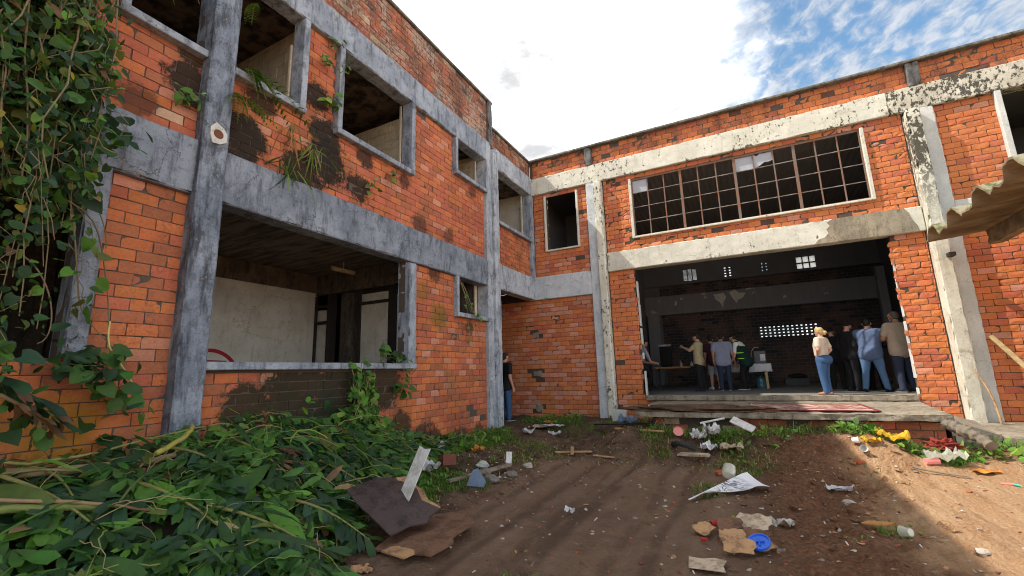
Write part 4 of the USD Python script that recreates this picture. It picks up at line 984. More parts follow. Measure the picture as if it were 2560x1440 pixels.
for i in range(4000):
    y = -12.0 + 6.8 * rg.random() ** .85
    xm = np.interp(y, [-12.5, -10.5, -9.6, -8.6, -7.6, -6.5, -5.0], [2.6, 2.6, 2.45, 1.75, 1.35, 1.0, .6])
    x = rg.uniform(.02, xm * 1.0)
    z = float(heap_z(x, y)) + rg.uniform(-.05, .14)
    near = x > .55 * xm or y < -9.7
    if near:
        kind = pick(['palm', 'lance', 'oval'], [4, 6.5, .5]); col = pick(['blue', 'deep', 'mid', 'brown', 'olive', 'tan'], [2.5, 4, 5, .45, 1.2, .2]); size = rg.uniform(.11, .29)
    else:
        kind = pick(['heart', 'oval', 'palm', 'lance'], [4, 2, 1, 3.5]); col = pick(['fresh', 'mid', 'deep', 'lime', 'yellow', 'brown'], [5, 5, 2.5, 1.5, .12, .2]); size = rg.uniform(.06, .13)
    d = randdir(rg, -.15); d[0] += .45; d[2] = d[2] * .6 - .12
    fo.leaf(kind, (x, y, z), d, (.45 + rg.normal(0, .55), rg.normal(-.1, .55), .8), size, col)
for i in range(760):
    y = -12.0 + 6.0 * rg.random(); xm = np.interp(y, [-12.5, -10.5, -9.6, -8.6, -7.6, -6.5, -5.0], [2.6, 2.6, 2.45, 1.75, 1.35, 1.0, .6])
    x = rg.uniform(.25, 1.0) * xm; z = float(heap_z(x, y)) + rg.uniform(.02, .16)
    a0 = rg.normal(-.35, 1.1); col = pick(['blue', 'deep', 'mid', 'brown', 'olive', 'fresh'], [2.5, 3.5, 5, .3, .8, 3.5]); sz = rg.uniform(.16, .30); nl = rg.integers(4, 8)
    for k in range(nl):
        a = a0 + (k / (nl - 1) - .5) * rg.uniform(1.3, 2.1)
        fo.leaf(pick(['palm', 'lance'], [3, 2]), (x, y, z), (math.cos(a), math.sin(a), -.25 + rg.normal(0, .18)), (.35 + rg.normal(0, .2), rg.normal(-.1, .25), 1), sz * rg.uniform(.7, 1.15), col)
for i in range(95):
    y = -11.8 + 5.2 * rg.random(); xm = np.interp(y, [-12.5, -10.5, -9.6, -8.6, -7.6, -6.5, -5.0], [2.6, 2.6, 2.45, 1.75, 1.35, 1.0, .6])
    x = rg.uniform(.1, .85) * xm; z = float(heap_z(x, y)) + rg.uniform(.10, .24); a = rg.normal(-.5, .9)
    fo.leaf(pick(['long', 'palm', 'strip'], [5, 1, 2]), (x, y, z), (math.cos(a), math.sin(a), rg.uniform(-.1, .45)), (.1 + rg.normal(0, .4), rg.normal(-.1, .4), 1), rg.uniform(.30, .52), pick(['mid', 'fresh', 'deep', 'olive', 'brown'], [4, 2, 3, 1, .25]), droop=rg.uniform(.45, .8))
stk = []
for i in range(230):
    y = -12.0 + 6.2 * rg.random(); xm = np.interp(y, [-12.5, -10.5, -9.6, -8.6, -7.6, -6.5, -5.0], [2.6, 2.6, 2.45, 1.75, 1.35, 1.0, .6])
    x = rg.uniform(.05, 1.0) * xm; a = rg.normal(-.3, 1.2); L_ = rg.uniform(.2, .7); z = float(heap_z(x, y)) + rg.uniform(.03, .22)
    p = np.array([x, y, z]) + np.linspace(0, 1, 8)[:, None] * L_ * np.array([math.cos(a), math.sin(a), rg.normal(-.15, .2)]); p[:, 2] += .12 * L_ * np.sin(np.linspace(0, 3.1, 8)); p += rg.normal(0, .008, p.shape)
    stk.append(tube(p, np.linspace(1, .5, 8) * rg.uniform(.002, .0065), 4))
LH.add('stalks', stk[:150], 'stem', tint=(.19, .23, .06), smooth=True, kind='stuff'); LH.add('stalks', stk[150:], 'stem', tint=(.30, .23, .12), smooth=True, kind='stuff')
fo.write()

# --- cut palm fronds thrown on the heap: stem and fan leaflets
def frond(a, b, nl, size, cols, label, arch=.12, group='cut palm fronds on the leaf heap', stemcol=(.20, .19, .06), kind='palm'):
    a, b = np.asarray(a, float), np.asarray(b, float)
    th = Thing('palm_frond', label, 'palm frond', (a + b) / 2, group)
    t = np.linspace(0, 1, 12)[:, None]; p = a * (1 - t) + b * t; p[:, 2] += arch * np.sin(np.pi * t[:, 0]) 
    th.add('stem', tube(p, np.linspace(.016, .005, 12), 6), 'stem', tint=stemcol, smooth=True)
    f = Foliage(th, 60, 'leaflet')
    ax = (b - a) / np.linalg.norm(b - a); sd = np.cross([0, 0, 1], ax); sd /= np.linalg.norm(sd)
    for k in range(nl):
        u = .28 + .72 * k / nl
        q = a * (1 - u) + b * u; q[2] += arch * math.sin(math.pi * u)
        s = 1 if k % 2 else -1
        d = sd * s * rg.uniform(.6, 1) + ax * rg.uniform(.3, .9); d[2] += rg.uniform(-.35, .05)
        f.leaf(kind, q, d, (rg.normal(.2, .3), rg.normal(0, .3), 1), size * rg.uniform(.75, 1.2), pick(cols))
    f.write()
    return th
H = lambda x, y, dz=.10: (x, y, float(heap_z(x, y)) + dz)
CB = ['blue', 'deep', 'mid', 'blue']
fr = [(H(.5, -9.2), H(1.5, -9.0), 'dark green palm frond lying across the middle of the leaf heap'), (H(1.0, -8.6), H(1.75, -8.15), 'dark palm frond with fan leaflets behind the dark plywood sheet'),
      (H(1.4, -9.9), H(2.3, -9.4), 'dull green palm frond at the front edge of the leaf heap'), (H(.9, -10.2), H(1.9, -9.9), 'limp palm frond in front of the brown pole on the heap'),
      (H(.4, -9.8), H(1.2, -9.5), 'palm frond with broad ragged leaflets above the brown pole'), (H(.9, -8.0), H(1.4, -7.4), 'green palm frond at the right end of the leaf heap'),
      (H(1.5, -9.3), H(2.3, -8.95), 'palm frond with drooping tips just left of the plywood'), (H(.3, -10.6), H(1.1, -10.6), 'palm frond in the bottom left corner of the heap'),
      (H(.6, -10.9, .2), H(1.5, -10.5, .05), 'dark palm frond below the cut green trunk'), (H(.6, -8.5), H(1.2, -8.1), 'palm frond with pale green fans in the middle of the heap')]
for k, (a, b, lb) in enumerate(fr):
    frond(a, b, 22, .24, CB if k not in (5, 9) else ['mid', 'fresh', 'deep'], lb, arch=.07, group=None)
frond((.35, -11.3, 1.55), (.35, -10.55, 1.05), 22, .26, ['blue', 'deep', 'brown', 'blue'], 'palm frond hanging down below the creeper at the far left', .12, None)
frond((.45, -10.95, 1.30), (.35, -10.58, .98), 14, .17, ['brown', 'brown', 'tan'], 'dried brown palm frond hanging at the far left', .03, None, (.2, .14, .08), 'lance')
# cut stems and poles
def pole(pts, r0, r1, col, label, cat='branch', name='cut_branch'):
    p = spline(pts, 18); p[:, 2] -= .045; p = p + rg.normal(0, .004, p.shape)
    r0, r1 = r0 * .85, r1 * .85
    return single(name, tube(p, np.linspace(r0, r1, 18), 9), 'stem', label, cat, tint=col, smooth=True)
pole([H(.15, -11.3, .18), H(.35, -10.7, .16), H(.5, -10.2, .12), H(.55, -9.75, .10)], .055, .03, (.25, .19, .10), 'thick tan trunk lying along the top of the leaf heap', 'log', 'log')
pole([H(.9, -11.6, .30), H(1.05, -10.9, .22), H(1.2, -10.35, .16)], .036, .028, (.14, .17, .045), 'green cut trunk in the lower left corner of the heap', 'log', 'log')
pole([H(.95, -11.2, .30), H(1.3, -10.3, .18), H(1.75, -9.75, .12), H(2.05, -9.35, .05)], .016, .010, (.26, .17, .10), 'long thin brown pole lying across the dark fronds')
pole([H(.75, -10.0, .25), H(.62, -9.7, .30), H(.5, -9.6, .32), H(.42, -9.55, .28)], .030, .016, (.30, .27, .06), 'curved yellow leaf sheath sticking out of the heap')
pole([H(.2, -10.8, .22), H(.3, -10.3, .2), H(.2, -9.6, .18), H(.1, -9.0, .14)], .016, .009, (.23, .22, .07), 'long olive stem along the foot of the brick wall')
pole([H(.9, -8.75, .10), H(.8, -8.6, .30), H(.95, -8.35, .34), H(1.15, -8.25, .05)], .008, .006, (.22, .32, .05), 'bright green stalk bent in a loop over the heap')
pole([H(.35, -11.0, .2), H(.55, -10.4, .16), H(.7, -10.15, .14), H(.55, -10.0, .14), H(.4, -10.2, .14)], .013, .009, (.24, .19, .09), 'tan stem bent back on itself on top of the heap')
pole([H(1.55, -9.0, .12), H(1.8, -8.95, .14), H(2.1, -9.15, .1), H(2.35, -9.35, .02)], .010, .006, (.33, .26, .07), 'thin yellow root curling out below the plywood sheet')

# --- creeper that climbs from the heap to the sill of the big opening
CV = Thing('climbing_creeper', 'green creeper climbing from the heap up to the sill of the big opening', 'creeper', (.3, -7, .8))
fo = Foliage(CV, 150); st = []
for i in range(26):
    a = (rg.uniform(.15, .6), rg.uniform(-7.5, -6.5), .25); b = (rg.uniform(.05, .14), rg.normal(-6.98, .10), rg.uniform(.9, 1.60))
    p = wander(a, b, 10, .025); p[:, 0] = np.maximum(p[:, 0], .05); st.append((p, .006))
    for j in range(10):
        for _ in range(2):
            q = p[j] + rg.normal(0, .045, 3); q[0] = max(q[0], .05)
            fo.leaf(pick(['heart', 'oval']), q, randdir(rg, -.5), (1, rg.normal(0, .5), .6), rg.uniform(.07, .13), pick(['fresh', 'mid', 'lime', 'deep'], [5, 4, 1.5, 1]))
for i in range(420):
    x, y = abs(rg.normal(.1, .55)), rg.normal(-6.9, .55)
    if x > 1.3 or y > -5.6: continue
    z = float(heap_z(x, y)) + rg.uniform(0, .40) * max(0, 1 - x)
    fo.leaf(pick(['heart', 'oval']), (x + .05, y, z), randdir(rg, .1), (.5, rg.normal(-.2, .3), 1), rg.uniform(.08, .15), pick(['fresh', 'mid', 'lime', 'deep'], [5, 5, 1, 1.5]))
CV.add('stems', [tube(p, .006, 5) for p, r in st], 'stem', tint=(.20, .20, .08), smooth=True, kind='stuff')
fo.write()
def sprig(name, label, cat, base, pts, n, size, cols, kinds=('heart', 'oval'), spread=.06, sag=-.4, cap=40, thick=.005, stemcol=(.2, .17, .09), flat=True):
    th = Thing(name, label, cat, base)
    f = Foliage(th, cap); ss = []
    for pp in pts:
        p = spline(pp, 14); ss.append(tube(p, np.linspace(thick, thick * .5, 14), 5))
        for k in range(n):
            q = p[rg.integers(2, 14)] + rg.normal(0, spread, 3)
            if flat: q[0] = max(q[0], .02)
            f.leaf(pick(list(kinds)), q, randdir(rg, sag), (1, rg.normal(0, .5), .6), size * rg.uniform(.7, 1.25), pick(cols))
    th.add('stems', ss, 'stem', tint=stemcol, smooth=True)
    f.write()
    return th
sprig('sill_creeper', 'creeper with heart leaves spilling over the right end of the sill', 'creeper', (.1, -6.0, 1.4), [[(-.2, -6.3, 1.62), (.0, -6.15, 1.66), (.08, -6.0, 1.45), (.1, -6.0, 1.1)], [(-.2, -5.9, 1.6), (.06, -5.9, 1.64), (.1, -5.85, 1.4), (.1, -5.95, 1.15)], [(-.1, -6.35, 1.6), (-.05, -6.45, 1.75), (.0, -6.4, 1.9)]], 11, .13, ['fresh', 'mid', 'mid', 'deep'])
sprig('window_creeper', 'leafy tendril and dry roots hanging out of the small ground-floor window', 'creeper', (.1, -3.9, 2.6), [[(-.05, -4.05, 3.4), (.05, -3.95, 3.0), (.08, -3.9, 2.5), (.08, -3.85, 2.0)], [(-.05, -4.0, 3.4), (.06, -3.75, 2.8), (.09, -3.55, 2.35)]], 8, .085, ['fresh', 'lime', 'mid'])
sprig('dry_roots', 'bunch of thin dry roots hanging from the small ground-floor window', 'roots', (.1, -3.7, 2.6), [[(-.03, -4.0, 3.4), (.05, -3.8, 3.0), (.09, -3.6, 2.5), (.09, -3.5, 2.1)], [(-.03, -3.95, 3.4), (.05, -3.7, 2.9), (.09, -3.45, 2.6)], [(-.03, -4.05, 3.45), (.05, -3.85, 2.9), (.09, -3.6, 2.3)], [(.0, -3.9, 3.3), (.06, -3.6, 2.7), (.09, -3.4, 2.35)]], 0, .05, ['mid'])
sprig('dangling_sprig', 'bright leafy sprig dangling in front of the top left window', 'plant', (.1, -10, 6.0), [[(.1, -10.1, 6.3), (.2, -9.98, 6.05), (.22, -9.85, 5.75)], [(.1, -10.2, 6.3), (.2, -10.15, 6.05), (.2, -10.1, 5.8)]], 9, .15, ['fresh', 'lime', 'mid'], ('lance', 'oval'), .05, -.8)
for lb, c, n, sz in [('leafy weed growing on the bricks beside the second window, upper one', (.02, -7.88, 6.35), 9, .10), ('leafy weed growing on the bricks beside the second window, lower one', (.02, -7.74, 5.72), 10, .11), ('small weed under the upper beam above the second window', (.02, -7.72, 6.80), 5, .09), ('leafy weed hanging from the corner of the second window frame', (.03, -7.50, 6.50), 6, .09), ('heart-leaved seedling on the bricks below the second window', (.0, -6.28, 4.98), 3, .11), ('small drooping seedling on the bricks just above the middle beam', (.0, -6.85, 4.68), 4, .09), ('yellowish weed growing from the mossy bricks left of the tall column', (.02, -9.72, 4.65), 9, .11)]:
    y, z = c[1], c[2]
    sprig('wall_weed', lb, 'plant', c, [[(-.05, y - .03, z), (.03, y, z + .05), (.10, y + .05, z - .02)], [(-.05, y, z), (.05, y - .06, z - .03), (.08, y - .1, z - .10)]], n, sz, ['fresh', 'mid', 'olive', 'lime'], ('lance', 'oval', 'heart'), .045)
# ferns
def fern(label, c, nf, L, cols, lean=(.6, .3)):
    th = Thing('fern', label, 'fern', c)
    for k in range(nf):
        d = np.array([rg.uniform(.4, 1) * lean[0], rg.normal(lean[1], .5), rg.uniform(-.1, .5)])
        p = np.array([np.array(c) + d * L * t + np.array([0, 0, -1.1 * L * t * t]) for t in np.linspace(0, 1, 14)])
        fr_ = th.add('frond', tube(p, np.linspace(.004, .0015, 14), 4), 'stem', tint=(.16, .17, .05))
        V, C = [], []
        for j in range(2, 14):
            for sgn in (-1, 1):
                s = np.cross(d, (0, 0, 1)); s /= np.linalg.norm(s)
                V.append(leaf('lance', p[j], s * sgn + .4 * (p[j] - p[j - 1]) / np.linalg.norm(p[j] - p[j - 1]), (.4, 0, 1), L * .26 * math.sin(math.pi * (j + 1.2) / 15.5), rg, .15)); C.append(np.tile(np.array(GREENS[pick(cols)]) * rg.uniform(.8, 1.25), (15, 1)))
        th.add('pinnae', (np.vstack(V), np.vstack([LF_ + 15 * i for i in range(len(V))])), 'leaf', parent=fr_, tint=np.vstack(C), smooth=True, kind='stuff')
fern('green fern hanging from the mossy corner under the first window', (.02, -9.10, 5.42), 6, .40, ['mid', 'fresh', 'deep'], (.7, .5))
fern('yellow-green fern on the mossy bricks right of the tall column', (.02, -9.22, 4.98), 7, .36, ['lime', 'fresh', 'olive'], (.6, .45))
fern('arching fern frond rooted on the sill of the first window', (.0, -9.0, 5.48), 2, .55, ['mid', 'olive'], (.2, 1.2))
fern('small fern hanging down inside the first window', (-.15, -9.0, 6.62), 3, .38, ['olive', 'lime'], (.3, .1))
# hanging dry grass on the wall
def tuft(name, label, cat, c, n, L, cols, wall=True):
    V, C = [], []
    for i in range(n):
        q = np.array(c) + rg.normal(0, .10, 3) * np.array([.1, 1, .8]); q[0] = max(q[0], .0)
        V.append(leaf('strip', q, randdir(rg, -1.3 if wall else 1.2, .6), (1, rg.normal(), .2), L * rg.uniform(.5, 1.2), rg, .35)); C.append(np.tile(np.array(GREENS[pick(cols)]) * rg.uniform(.8, 1.2), (15, 1)))
    return single(name, (np.vstack(V), np.vstack([LF_ + 15 * i for i in range(n)])), 'grass_blade', label, cat, tint=np.vstack(C), smooth=True)
tuft('hanging_grass', 'wisps of dry grass hanging on the dark moss under the second window', 'grass tuft', (.05, -8.05, 4.75), 26, .42, ['olive', 'tan', 'olive', 'lime'])
tuft('hanging_grass', 'green grass tuft hanging over the middle beam right of the tall column', 'grass tuft', (.04, -8.42, 4.35), 34, .42, ['mid', 'olive', 'lime', 'deep'])
tuft('hanging_grass', 'dry strands hanging from the mossy patch beside the first window', 'grass tuft', (.05, -8.45, 4.9), 14, .40, ['tan', 'olive', 'brown'])

# --- grass and low weeds on the ground
def zr1(x, y): return zrough(np.atleast_1d(x).astype(float), np.atleast_1d(y).astype(float))
def scatter_grass(spec):
    V, C, F, k = [], [], [], 0
    for (x0, x1, y0, y1, n, L, cols, wts, soft) in spec:
        x = rg.uniform(x0, x1, n); y = rg.uniform(y0, y1, n)
        dens = meshkit.fbm(np.stack([x, y, 0 * x], 1) * 2.2, 3, 11)
        ex = np.minimum(np.minimum(x - x0, x1 - x) / (soft * (x1 - x0)), np.minimum(y - y0, y1 - y) / (soft * (y1 - y0)))
        keep = (dens + .35 * np.clip(ex, 0, 1)) > .66
        x, y = x[keep], y[keep]; z = zr1(x, y)
        for i in range(len(x)):
            h = L * rg.uniform(.4, 1.3); a = rg.uniform(0, 6.28); ln = rg.uniform(.1, 1.5) * h; h *= rg.uniform(.35, 1); w = rg.uniform(.003, .007)
            dx, dy = math.cos(a), math.sin(a); px, py = -dy * w, dx * w
            b = np.array([x[i], y[i], z[i] - .01])
            pts = [b + (px, py, 0), b - (px, py, 0), b + (dx * ln * .35 + px * .8, dy * ln * .35 + py * .8, h * .6), b + (dx * ln * .35 - px * .8, dy * ln * .35 - py * .8, h * .6), b + (dx * ln, dy * ln, h * rg.uniform(.6, 1.0))]
            V += pts; F += [(k, k + 1, k + 3), (k, k + 3, k + 2), (k + 2, k + 3, k + 4)]; k += 5
            C.append(np.tile(np.array(GREENS[pick(cols, wts)]) * rg.uniform(.75, 1.35), (5, 1)))
    return (np.array(V), np.array(F)), np.vstack(C)
cg, wg = ['fresh', 'mid', 'olive', 'lime', 'tan'], [4, 4, 2, 2, .7]
gm, gc = scatter_grass([(.05, 1.2, -6.6, -2.9, 7500, .17, cg, wg, .25), (.9, 2.4, -5.6, -3.4, 1800, .14, ['olive', 'tan', 'mid', 'lime'], [3, 2, 2, 1], .5), (1.2, 2.2, -8.0, -6.6, 1800, .15, cg, wg, .4), (.5, 1.9, -7.7, -6.4, 2300, .14, cg, wg, .4), (-.4, 1.75, -1.5, .05, 5200, .14, cg, wg, .2), (.6, 2.7, -2.6, -1.2, 1500, .12, cg, wg, .5), (2.2, 3.3, -1.4, .0, 1500, .16, cg, wg, .4),
                        (3.4, 4.2, -4.1, -3.15, 1500, .15, ['olive', 'lime', 'mid', 'tan'], [3, 2, 2, 1.5], .4), (3.6, 6.6, -3.75, -3.0, 3600, .20, ['olive', 'lime', 'mid', 'fresh', 'tan'], [3, 2, 3, 1.5, 1.5], .35), (4.7, 6.1, -4.4, -3.6, 1700, .13, ['olive', 'tan', 'mid', 'brown'], [3, 2, 2, 1], .5), (6.4, 7.4, -3.6, -3.05, 1500, .17, cg, wg, .4),
                        (7.1, 8.5, -3.75, -3.0, 3300, .16, cg, wg, .35), (8.5, 10.6, -3.9, -2.5, 5200, .17, cg, wg, .2), (1.0, 7.4, -4.9, -2.6, 2600, .08, ['olive', 'tan', 'mid', 'brown'], [3, 3, 2, 1], .2), (.6, 2.3, -7.8, -3.0, 2200, .10, ['olive', 'tan', 'mid', 'lime'], [3, 2, 3, 1], .3), (4.5, 5.1, -6.2, -5.4, 900, .10, ['olive', 'mid', 'tan'], [3, 1, 1], .5), (5.0, 5.5, -4.9, -4.4, 500, .08, cg, wg, .5), (6.4, 6.75, -6.75, -6.3, 320, .09, cg, wg, .5), (6.0, 6.3, -7.4, -7.0, 160, .07, cg, wg, .5), (5.0, 5.4, -7.3, -7.0, 200, .08, cg, wg, .5), (3.6, 4.2, -9.2, -8.8, 200, .06, cg, wg, .5)])
single('grass', gm, 'grass_blade', 'short green grass along the wall foot and around the platform', 'grass', kind='stuff', tint=gc)
V, C = [], []
for (x0, x1, y0, y1, n, s) in [(.1, 1.15, -6.4, -4.2, 620, .10), (.08, .7, -4.3, -3.0, 260, .08), (.05, 1.5, -1.6, -.1, 200, .08), (.8, 1.7, -7.6, -6.6, 220, .09), (6.6, 7.5, -3.5, -3.05, 130, .10), (7.3, 8.5, -3.6, -3.0, 150, .09), (8.5, 10.2, -3.6, -2.6, 260, .11), (4.6, 6.2, -3.9, -3.1, 160, .08), (.0, 1.6, -1.3, -.1, 120, .08), (5.0, 5.3, -4.2, -3.8, 30, .07), (5.1, 5.35, -7.2, -7.0, 16, .05), (6.45, 6.75, -6.7, -6.4, 26, .05)]:
    for i in range(n):
        x, y = rg.uniform(x0, x1), rg.uniform(y0, y1); z = float(zr1(x, y)[0]) + rg.uniform(.0, .12)
        V.append(leaf(pick(['lance', 'oval', 'lance']), (x, y, z), randdir(rg, .35), (rg.normal(0, .3), -.2, 1), s * rg.uniform(.6, 1.3), rg)); C.append(np.tile(np.array(GREENS[pick(['fresh', 'mid', 'lime', 'olive'], [4, 3, 2, 1])]) * rg.uniform(.8, 1.3), (15, 1)))
single('low_weeds', (np.vstack(V), np.vstack([LF_ + 15 * i for i in range(len(V))])), 'leaf', 'broad-leaved weeds growing among the grass along the walls and platform', 'weeds', kind='stuff', tint=np.vstack(C), smooth=True)
# ------------------------------------------------------------------ people
from manifold3d import Manifold
ICO = trimesh.creation.icosphere(2).vertices
def chain_hull(*js):
    """Convex hull of spheres (centre, radius or per-axis radii)."""
    return Manifold.hull_points(np.vstack([np.asarray(c) + ICO * np.asarray(r) for c, r in js]))
def fuse(parts, edge=.022, smooth=8, bumps=0.0, seed=0):
    m = parts[0]
    for p in parts[1:]: m = m + p
    m = m.refine_to_length(edge).to_mesh()
    t = trimesh.Trimesh(m.vert_properties[:, :3], m.tri_verts, process=True)
    if smooth:
        v0 = t.vertices.copy(); trimesh.smoothing.filter_taubin(t, lamb=.5, nu=.53, iterations=smooth)
        v1 = t.vertices.copy(); bad = ~np.isfinite(v1).all(1) | (np.linalg.norm(v1 - v0, axis=1) > .03); v1[bad] = v0[bad]; t.vertices = v1
    if bumps:
        q = t.vertices * np.array([14, 14, 7.0])
        t.vertices = t.vertices + t.vertex_normals * ((meshkit.fbm(q, 3, seed) - .5) * 2 * bumps)[:, None]
    return t
def fabric(name, c, rough=.9, var=.18):
    mat(name, lambda g: pbr(g, g.mix(1.0, c, g.mix(g.noise(9, 4, .6), (1 - var,) * 3, (1 + var,) * 3), 'multiply'), rough, g.bump(g.noise(30, 4, .6, vec=g.stretch((1, 1, .5))), .35, .015), spec=.15))
    return name
mat('skin', lambda g: pbr(g, g.mix(g.noise(9, 3), (.40, .215, .145), (.48, .27, .185)), .55, spec=.35))
mat('skin_dark', lambda g: pbr(g, g.mix(g.noise(9, 3), (.27, .135, .085), (.33, .17, .11)), .55, spec=.35))
mat('eye', lambda g: pbr(g, (.02, .016, .014), .3))
for n, c in dict(hair_black=(.012, .010, .009), hair_blond=(.42, .29, .12), hair_grey=(.10, .075, .06)).items():
    mat(n, lambda g, c=c: pbr(g, g.mix(1.0, c, g.mix(g.noise(60, 3, vec=g.stretch((1, 1, .2))), (.6,) * 3, (1.4,) * 3), 'multiply'), .6, g.bump(g.noise(80, 3, vec=g.stretch((1, 1, .2))), .6, .01)))
def person(pos, H, face, label, shirt, pants, shoes, hair='hair_black', skin='skin', lean=0.0, side=0.0, arms=None, legs=None, head=(0, 0), sleeve='short', shorts=False, crop=False, build=1.0, group=None, hips=(0, 0), extra=None, female=False, hairstyle='short'):
    """face: heading in degrees (0 looks along +y, 90 along -x). Local axes: r right, f forward, u up; lengths in body heights."""
    a = math.radians(face); F = np.array([-math.sin(a), math.cos(a), 0]); Rr = np.array([math.cos(a), math.sin(a), 0]); U = np.array([0, 0, 1.0])
    base = np.asarray(pos, float)
    L = lambda r, f, u: base + H * (r * Rr + f * F + u * U)
    B = np.stack([Rr, F, U], 1)
    th = Thing('person', label, 'person', pos, group)
    b = build
    tilt = lambda r, f, u: L(r + hips[0] + side * (u - .52), f + hips[1] + lean * (u - .52), .52 + (u - .52) * math.sqrt(max(.2, 1 - lean * lean * .5)))
    hip = [L(s * .052 * b + hips[0], hips[1], .515) for s in (-1, 1)]
    legs = legs or [((-.06, .01, .285), (-.07, -.01, .045)), ((.06, .01, .285), (.07, .0, .045))]
    knee = [L(*legs[i][0]) for i in (0, 1)]; ank = [L(*legs[i][1]) for i in (0, 1)]
    sh = [tilt(s * .112 * b, 0, .805) for s in (-1, 1)]
    neck = tilt(0, .0, .845); hd = tilt(head[0] * .03, .012 + head[1] * .05, .925)
    arms = arms or [((-.145, -.02, .64), (-.15, .03, .495)), ((.145, -.02, .64), (.15, .03, .495))]
    elb = [L(*arms[i][0]) for i in (0, 1)]; wri = [L(*arms[i][1]) for i in (0, 1)]
    # head direction: turned (degrees) and pitched
    ty = math.radians(head[0] * 40); tp = head[1] * .6
    hf = math.cos(ty) * F + math.sin(ty) * Rr; hf = hf * math.cos(tp) - U * math.sin(tp); hr = np.cross(hf, U); hr /= np.linalg.norm(hr); hu = np.cross(hr, hf)
    h = H
    HP = lambda r, f, u: hd + h * (r * hr + f * hf + u * hu)
    body = [chain_hull((HP(0, -.008, .018), .047 * h), (HP(0, .012, .012), .044 * h), (HP(0, .020, -.035), .027 * h)), chain_hull((HP(0, .055, -.004), .007 * h), (HP(0, .047, .014), .006 * h), (HP(0, .058, -.012), .008 * h)),
            chain_hull((HP(0, .042, -.040), .014 * h), (HP(0, .047, -.030), .006 * h))]
    for s in (-1, 1):
        body.append(chain_hull((HP(s * .048, -.004, .004), .010 * h), (HP(s * .047, -.006, -.010), .007 * h)))
    body.append(chain_hull((neck - U * .03 * h, .037 * h * b), (hd - U * .03 * h - hf * .01 * h, .032 * h)))
    body.append(chain_hull((tilt(-.06 * b, 0, .77), .042 * h * b), (tilt(.06 * b, 0, .77), .042 * h * b), (tilt(0, .01, .62), .048 * h * b)))
    body.append(chain_hull((tilt(0, .01, .62), .058 * h * b if crop else .048 * h * b), (hip[0], .046 * h * b), (hip[1], .046 * h * b)))
    for i, s in ((0, -1), (1, 1)):
        body.append(chain_hull((sh[i], .036 * h * b), (elb[i], .026 * h))); body.append(chain_hull((elb[i], .026 * h), (wri[i], .0165 * h)))
        d = wri[i] - elb[i]; d /= np.linalg.norm(d)
        ref = Rr * -s; pn = ref - d * (ref @ d); pn = pn / (np.linalg.norm(pn) + 1e-9); ax = np.cross(d, pn)
        k1 = wri[i] + d * .028 * h; k2 = wri[i] + d * .055 * h
        body.append(chain_hull((wri[i], .0155 * h), (k1 + ax * .012 * h, .010 * h), (k1 - ax * .012 * h, .010 * h), (k2 + ax * .017 * h, .0075 * h), (k2 - ax * .017 * h, .0075 * h)))
        for q, (o, ln) in enumerate(((.018, .036), (.006, .042), (-.006, .040), (-.018, .030))):
            c0 = k2 + ax * o * h; c1 = c0 + (d * .9 + pn * .35) * ln * .5 * h; c2 = c1 + (d * .5 + pn * .8) * ln * .5 * h
            body.append(chain_hull((c0, .0058 * h), (c1, .0054 * h))); body.append(chain_hull((c1, .0054 * h), (c2, .0046 * h)))
        t0 = wri[i] + d * .018 * h + ax * .014 * h; t1 = t0 + (d * .6 + ax * .5 + pn * .4) * .026 * h; t2 = t1 + (d * .8 + pn * .4) * .022 * h
        body.append(chain_hull((t0, .0075 * h), (t1, .0062 * h))); body.append(chain_hull((t1, .0062 * h), (t2, .0052 * h)))
        body.append(chain_hull((hip[i], .046 * h * b), (knee[i], .031 * h))); body.append(chain_hull((knee[i], .031 * h), (knee[i] * .65 + ank[i] * .35 - F * .010 * h, .029 * h), (ank[i], .019 * h)))
        tf = F * math.cos(.25 * s) + Rr * math.sin(.25 * s)
        toe = ank[i] + tf * .085 * h; toe[2] = base[2] + .018 * h; heel = ank[i] - tf * .02 * h; heel[2] = base[2] + .02 * h
        body.append(chain_hull((ank[i], .021 * h), (heel, .018 * h), (toe, .014 * h)))
    bp = th.add('body', fuse(body, .020, 3), skin, smooth=True)
    for s in (-1, 1):
        th.add('eye', trimesh.Trimesh(HP(s * .018, .047, .010) + ICO * .0058 * h, trimesh.creation.icosphere(2).faces), 'eye', parent=bp, smooth=True)
    # shirt
    g = .006
    sp = [chain_hull((sh[0], .042 * h * b), (sh[1], .042 * h * b), (tilt(0, .012, .80), .058 * h), (tilt(0, -.012, .80), .058 * h), (tilt(-.062 * b, .012, .72), .064 * h * b), (tilt(.062 * b, .012, .72), .064 * h * b)),
          chain_hull((tilt(-.062 * b, .012, .72), .064 * h * b), (tilt(.062 * b, .012, .72), .064 * h * b), (tilt(-.05 * b, .01, .60), .062 * h * b), (tilt(.05 * b, .01, .60), .062 * h * b))]
    if female:
        sp.append(chain_hull((tilt(-.045, .045, .715), .042 * h), (tilt(.045, .045, .715), .042 * h)))
    if not crop:
        sp.append(chain_hull((tilt(-.05 * b, .01, .60), .063 * h * b), (tilt(.05 * b, .01, .60), .063 * h * b), (tilt(-.048 * b, .0, .515), .076 * h * b), (tilt(.048 * b, .0, .515), .076 * h * b), (tilt(-.048 * b, -.002, .49), .074 * h * b), (tilt(.048 * b, -.002, .49), .074 * h * b)))
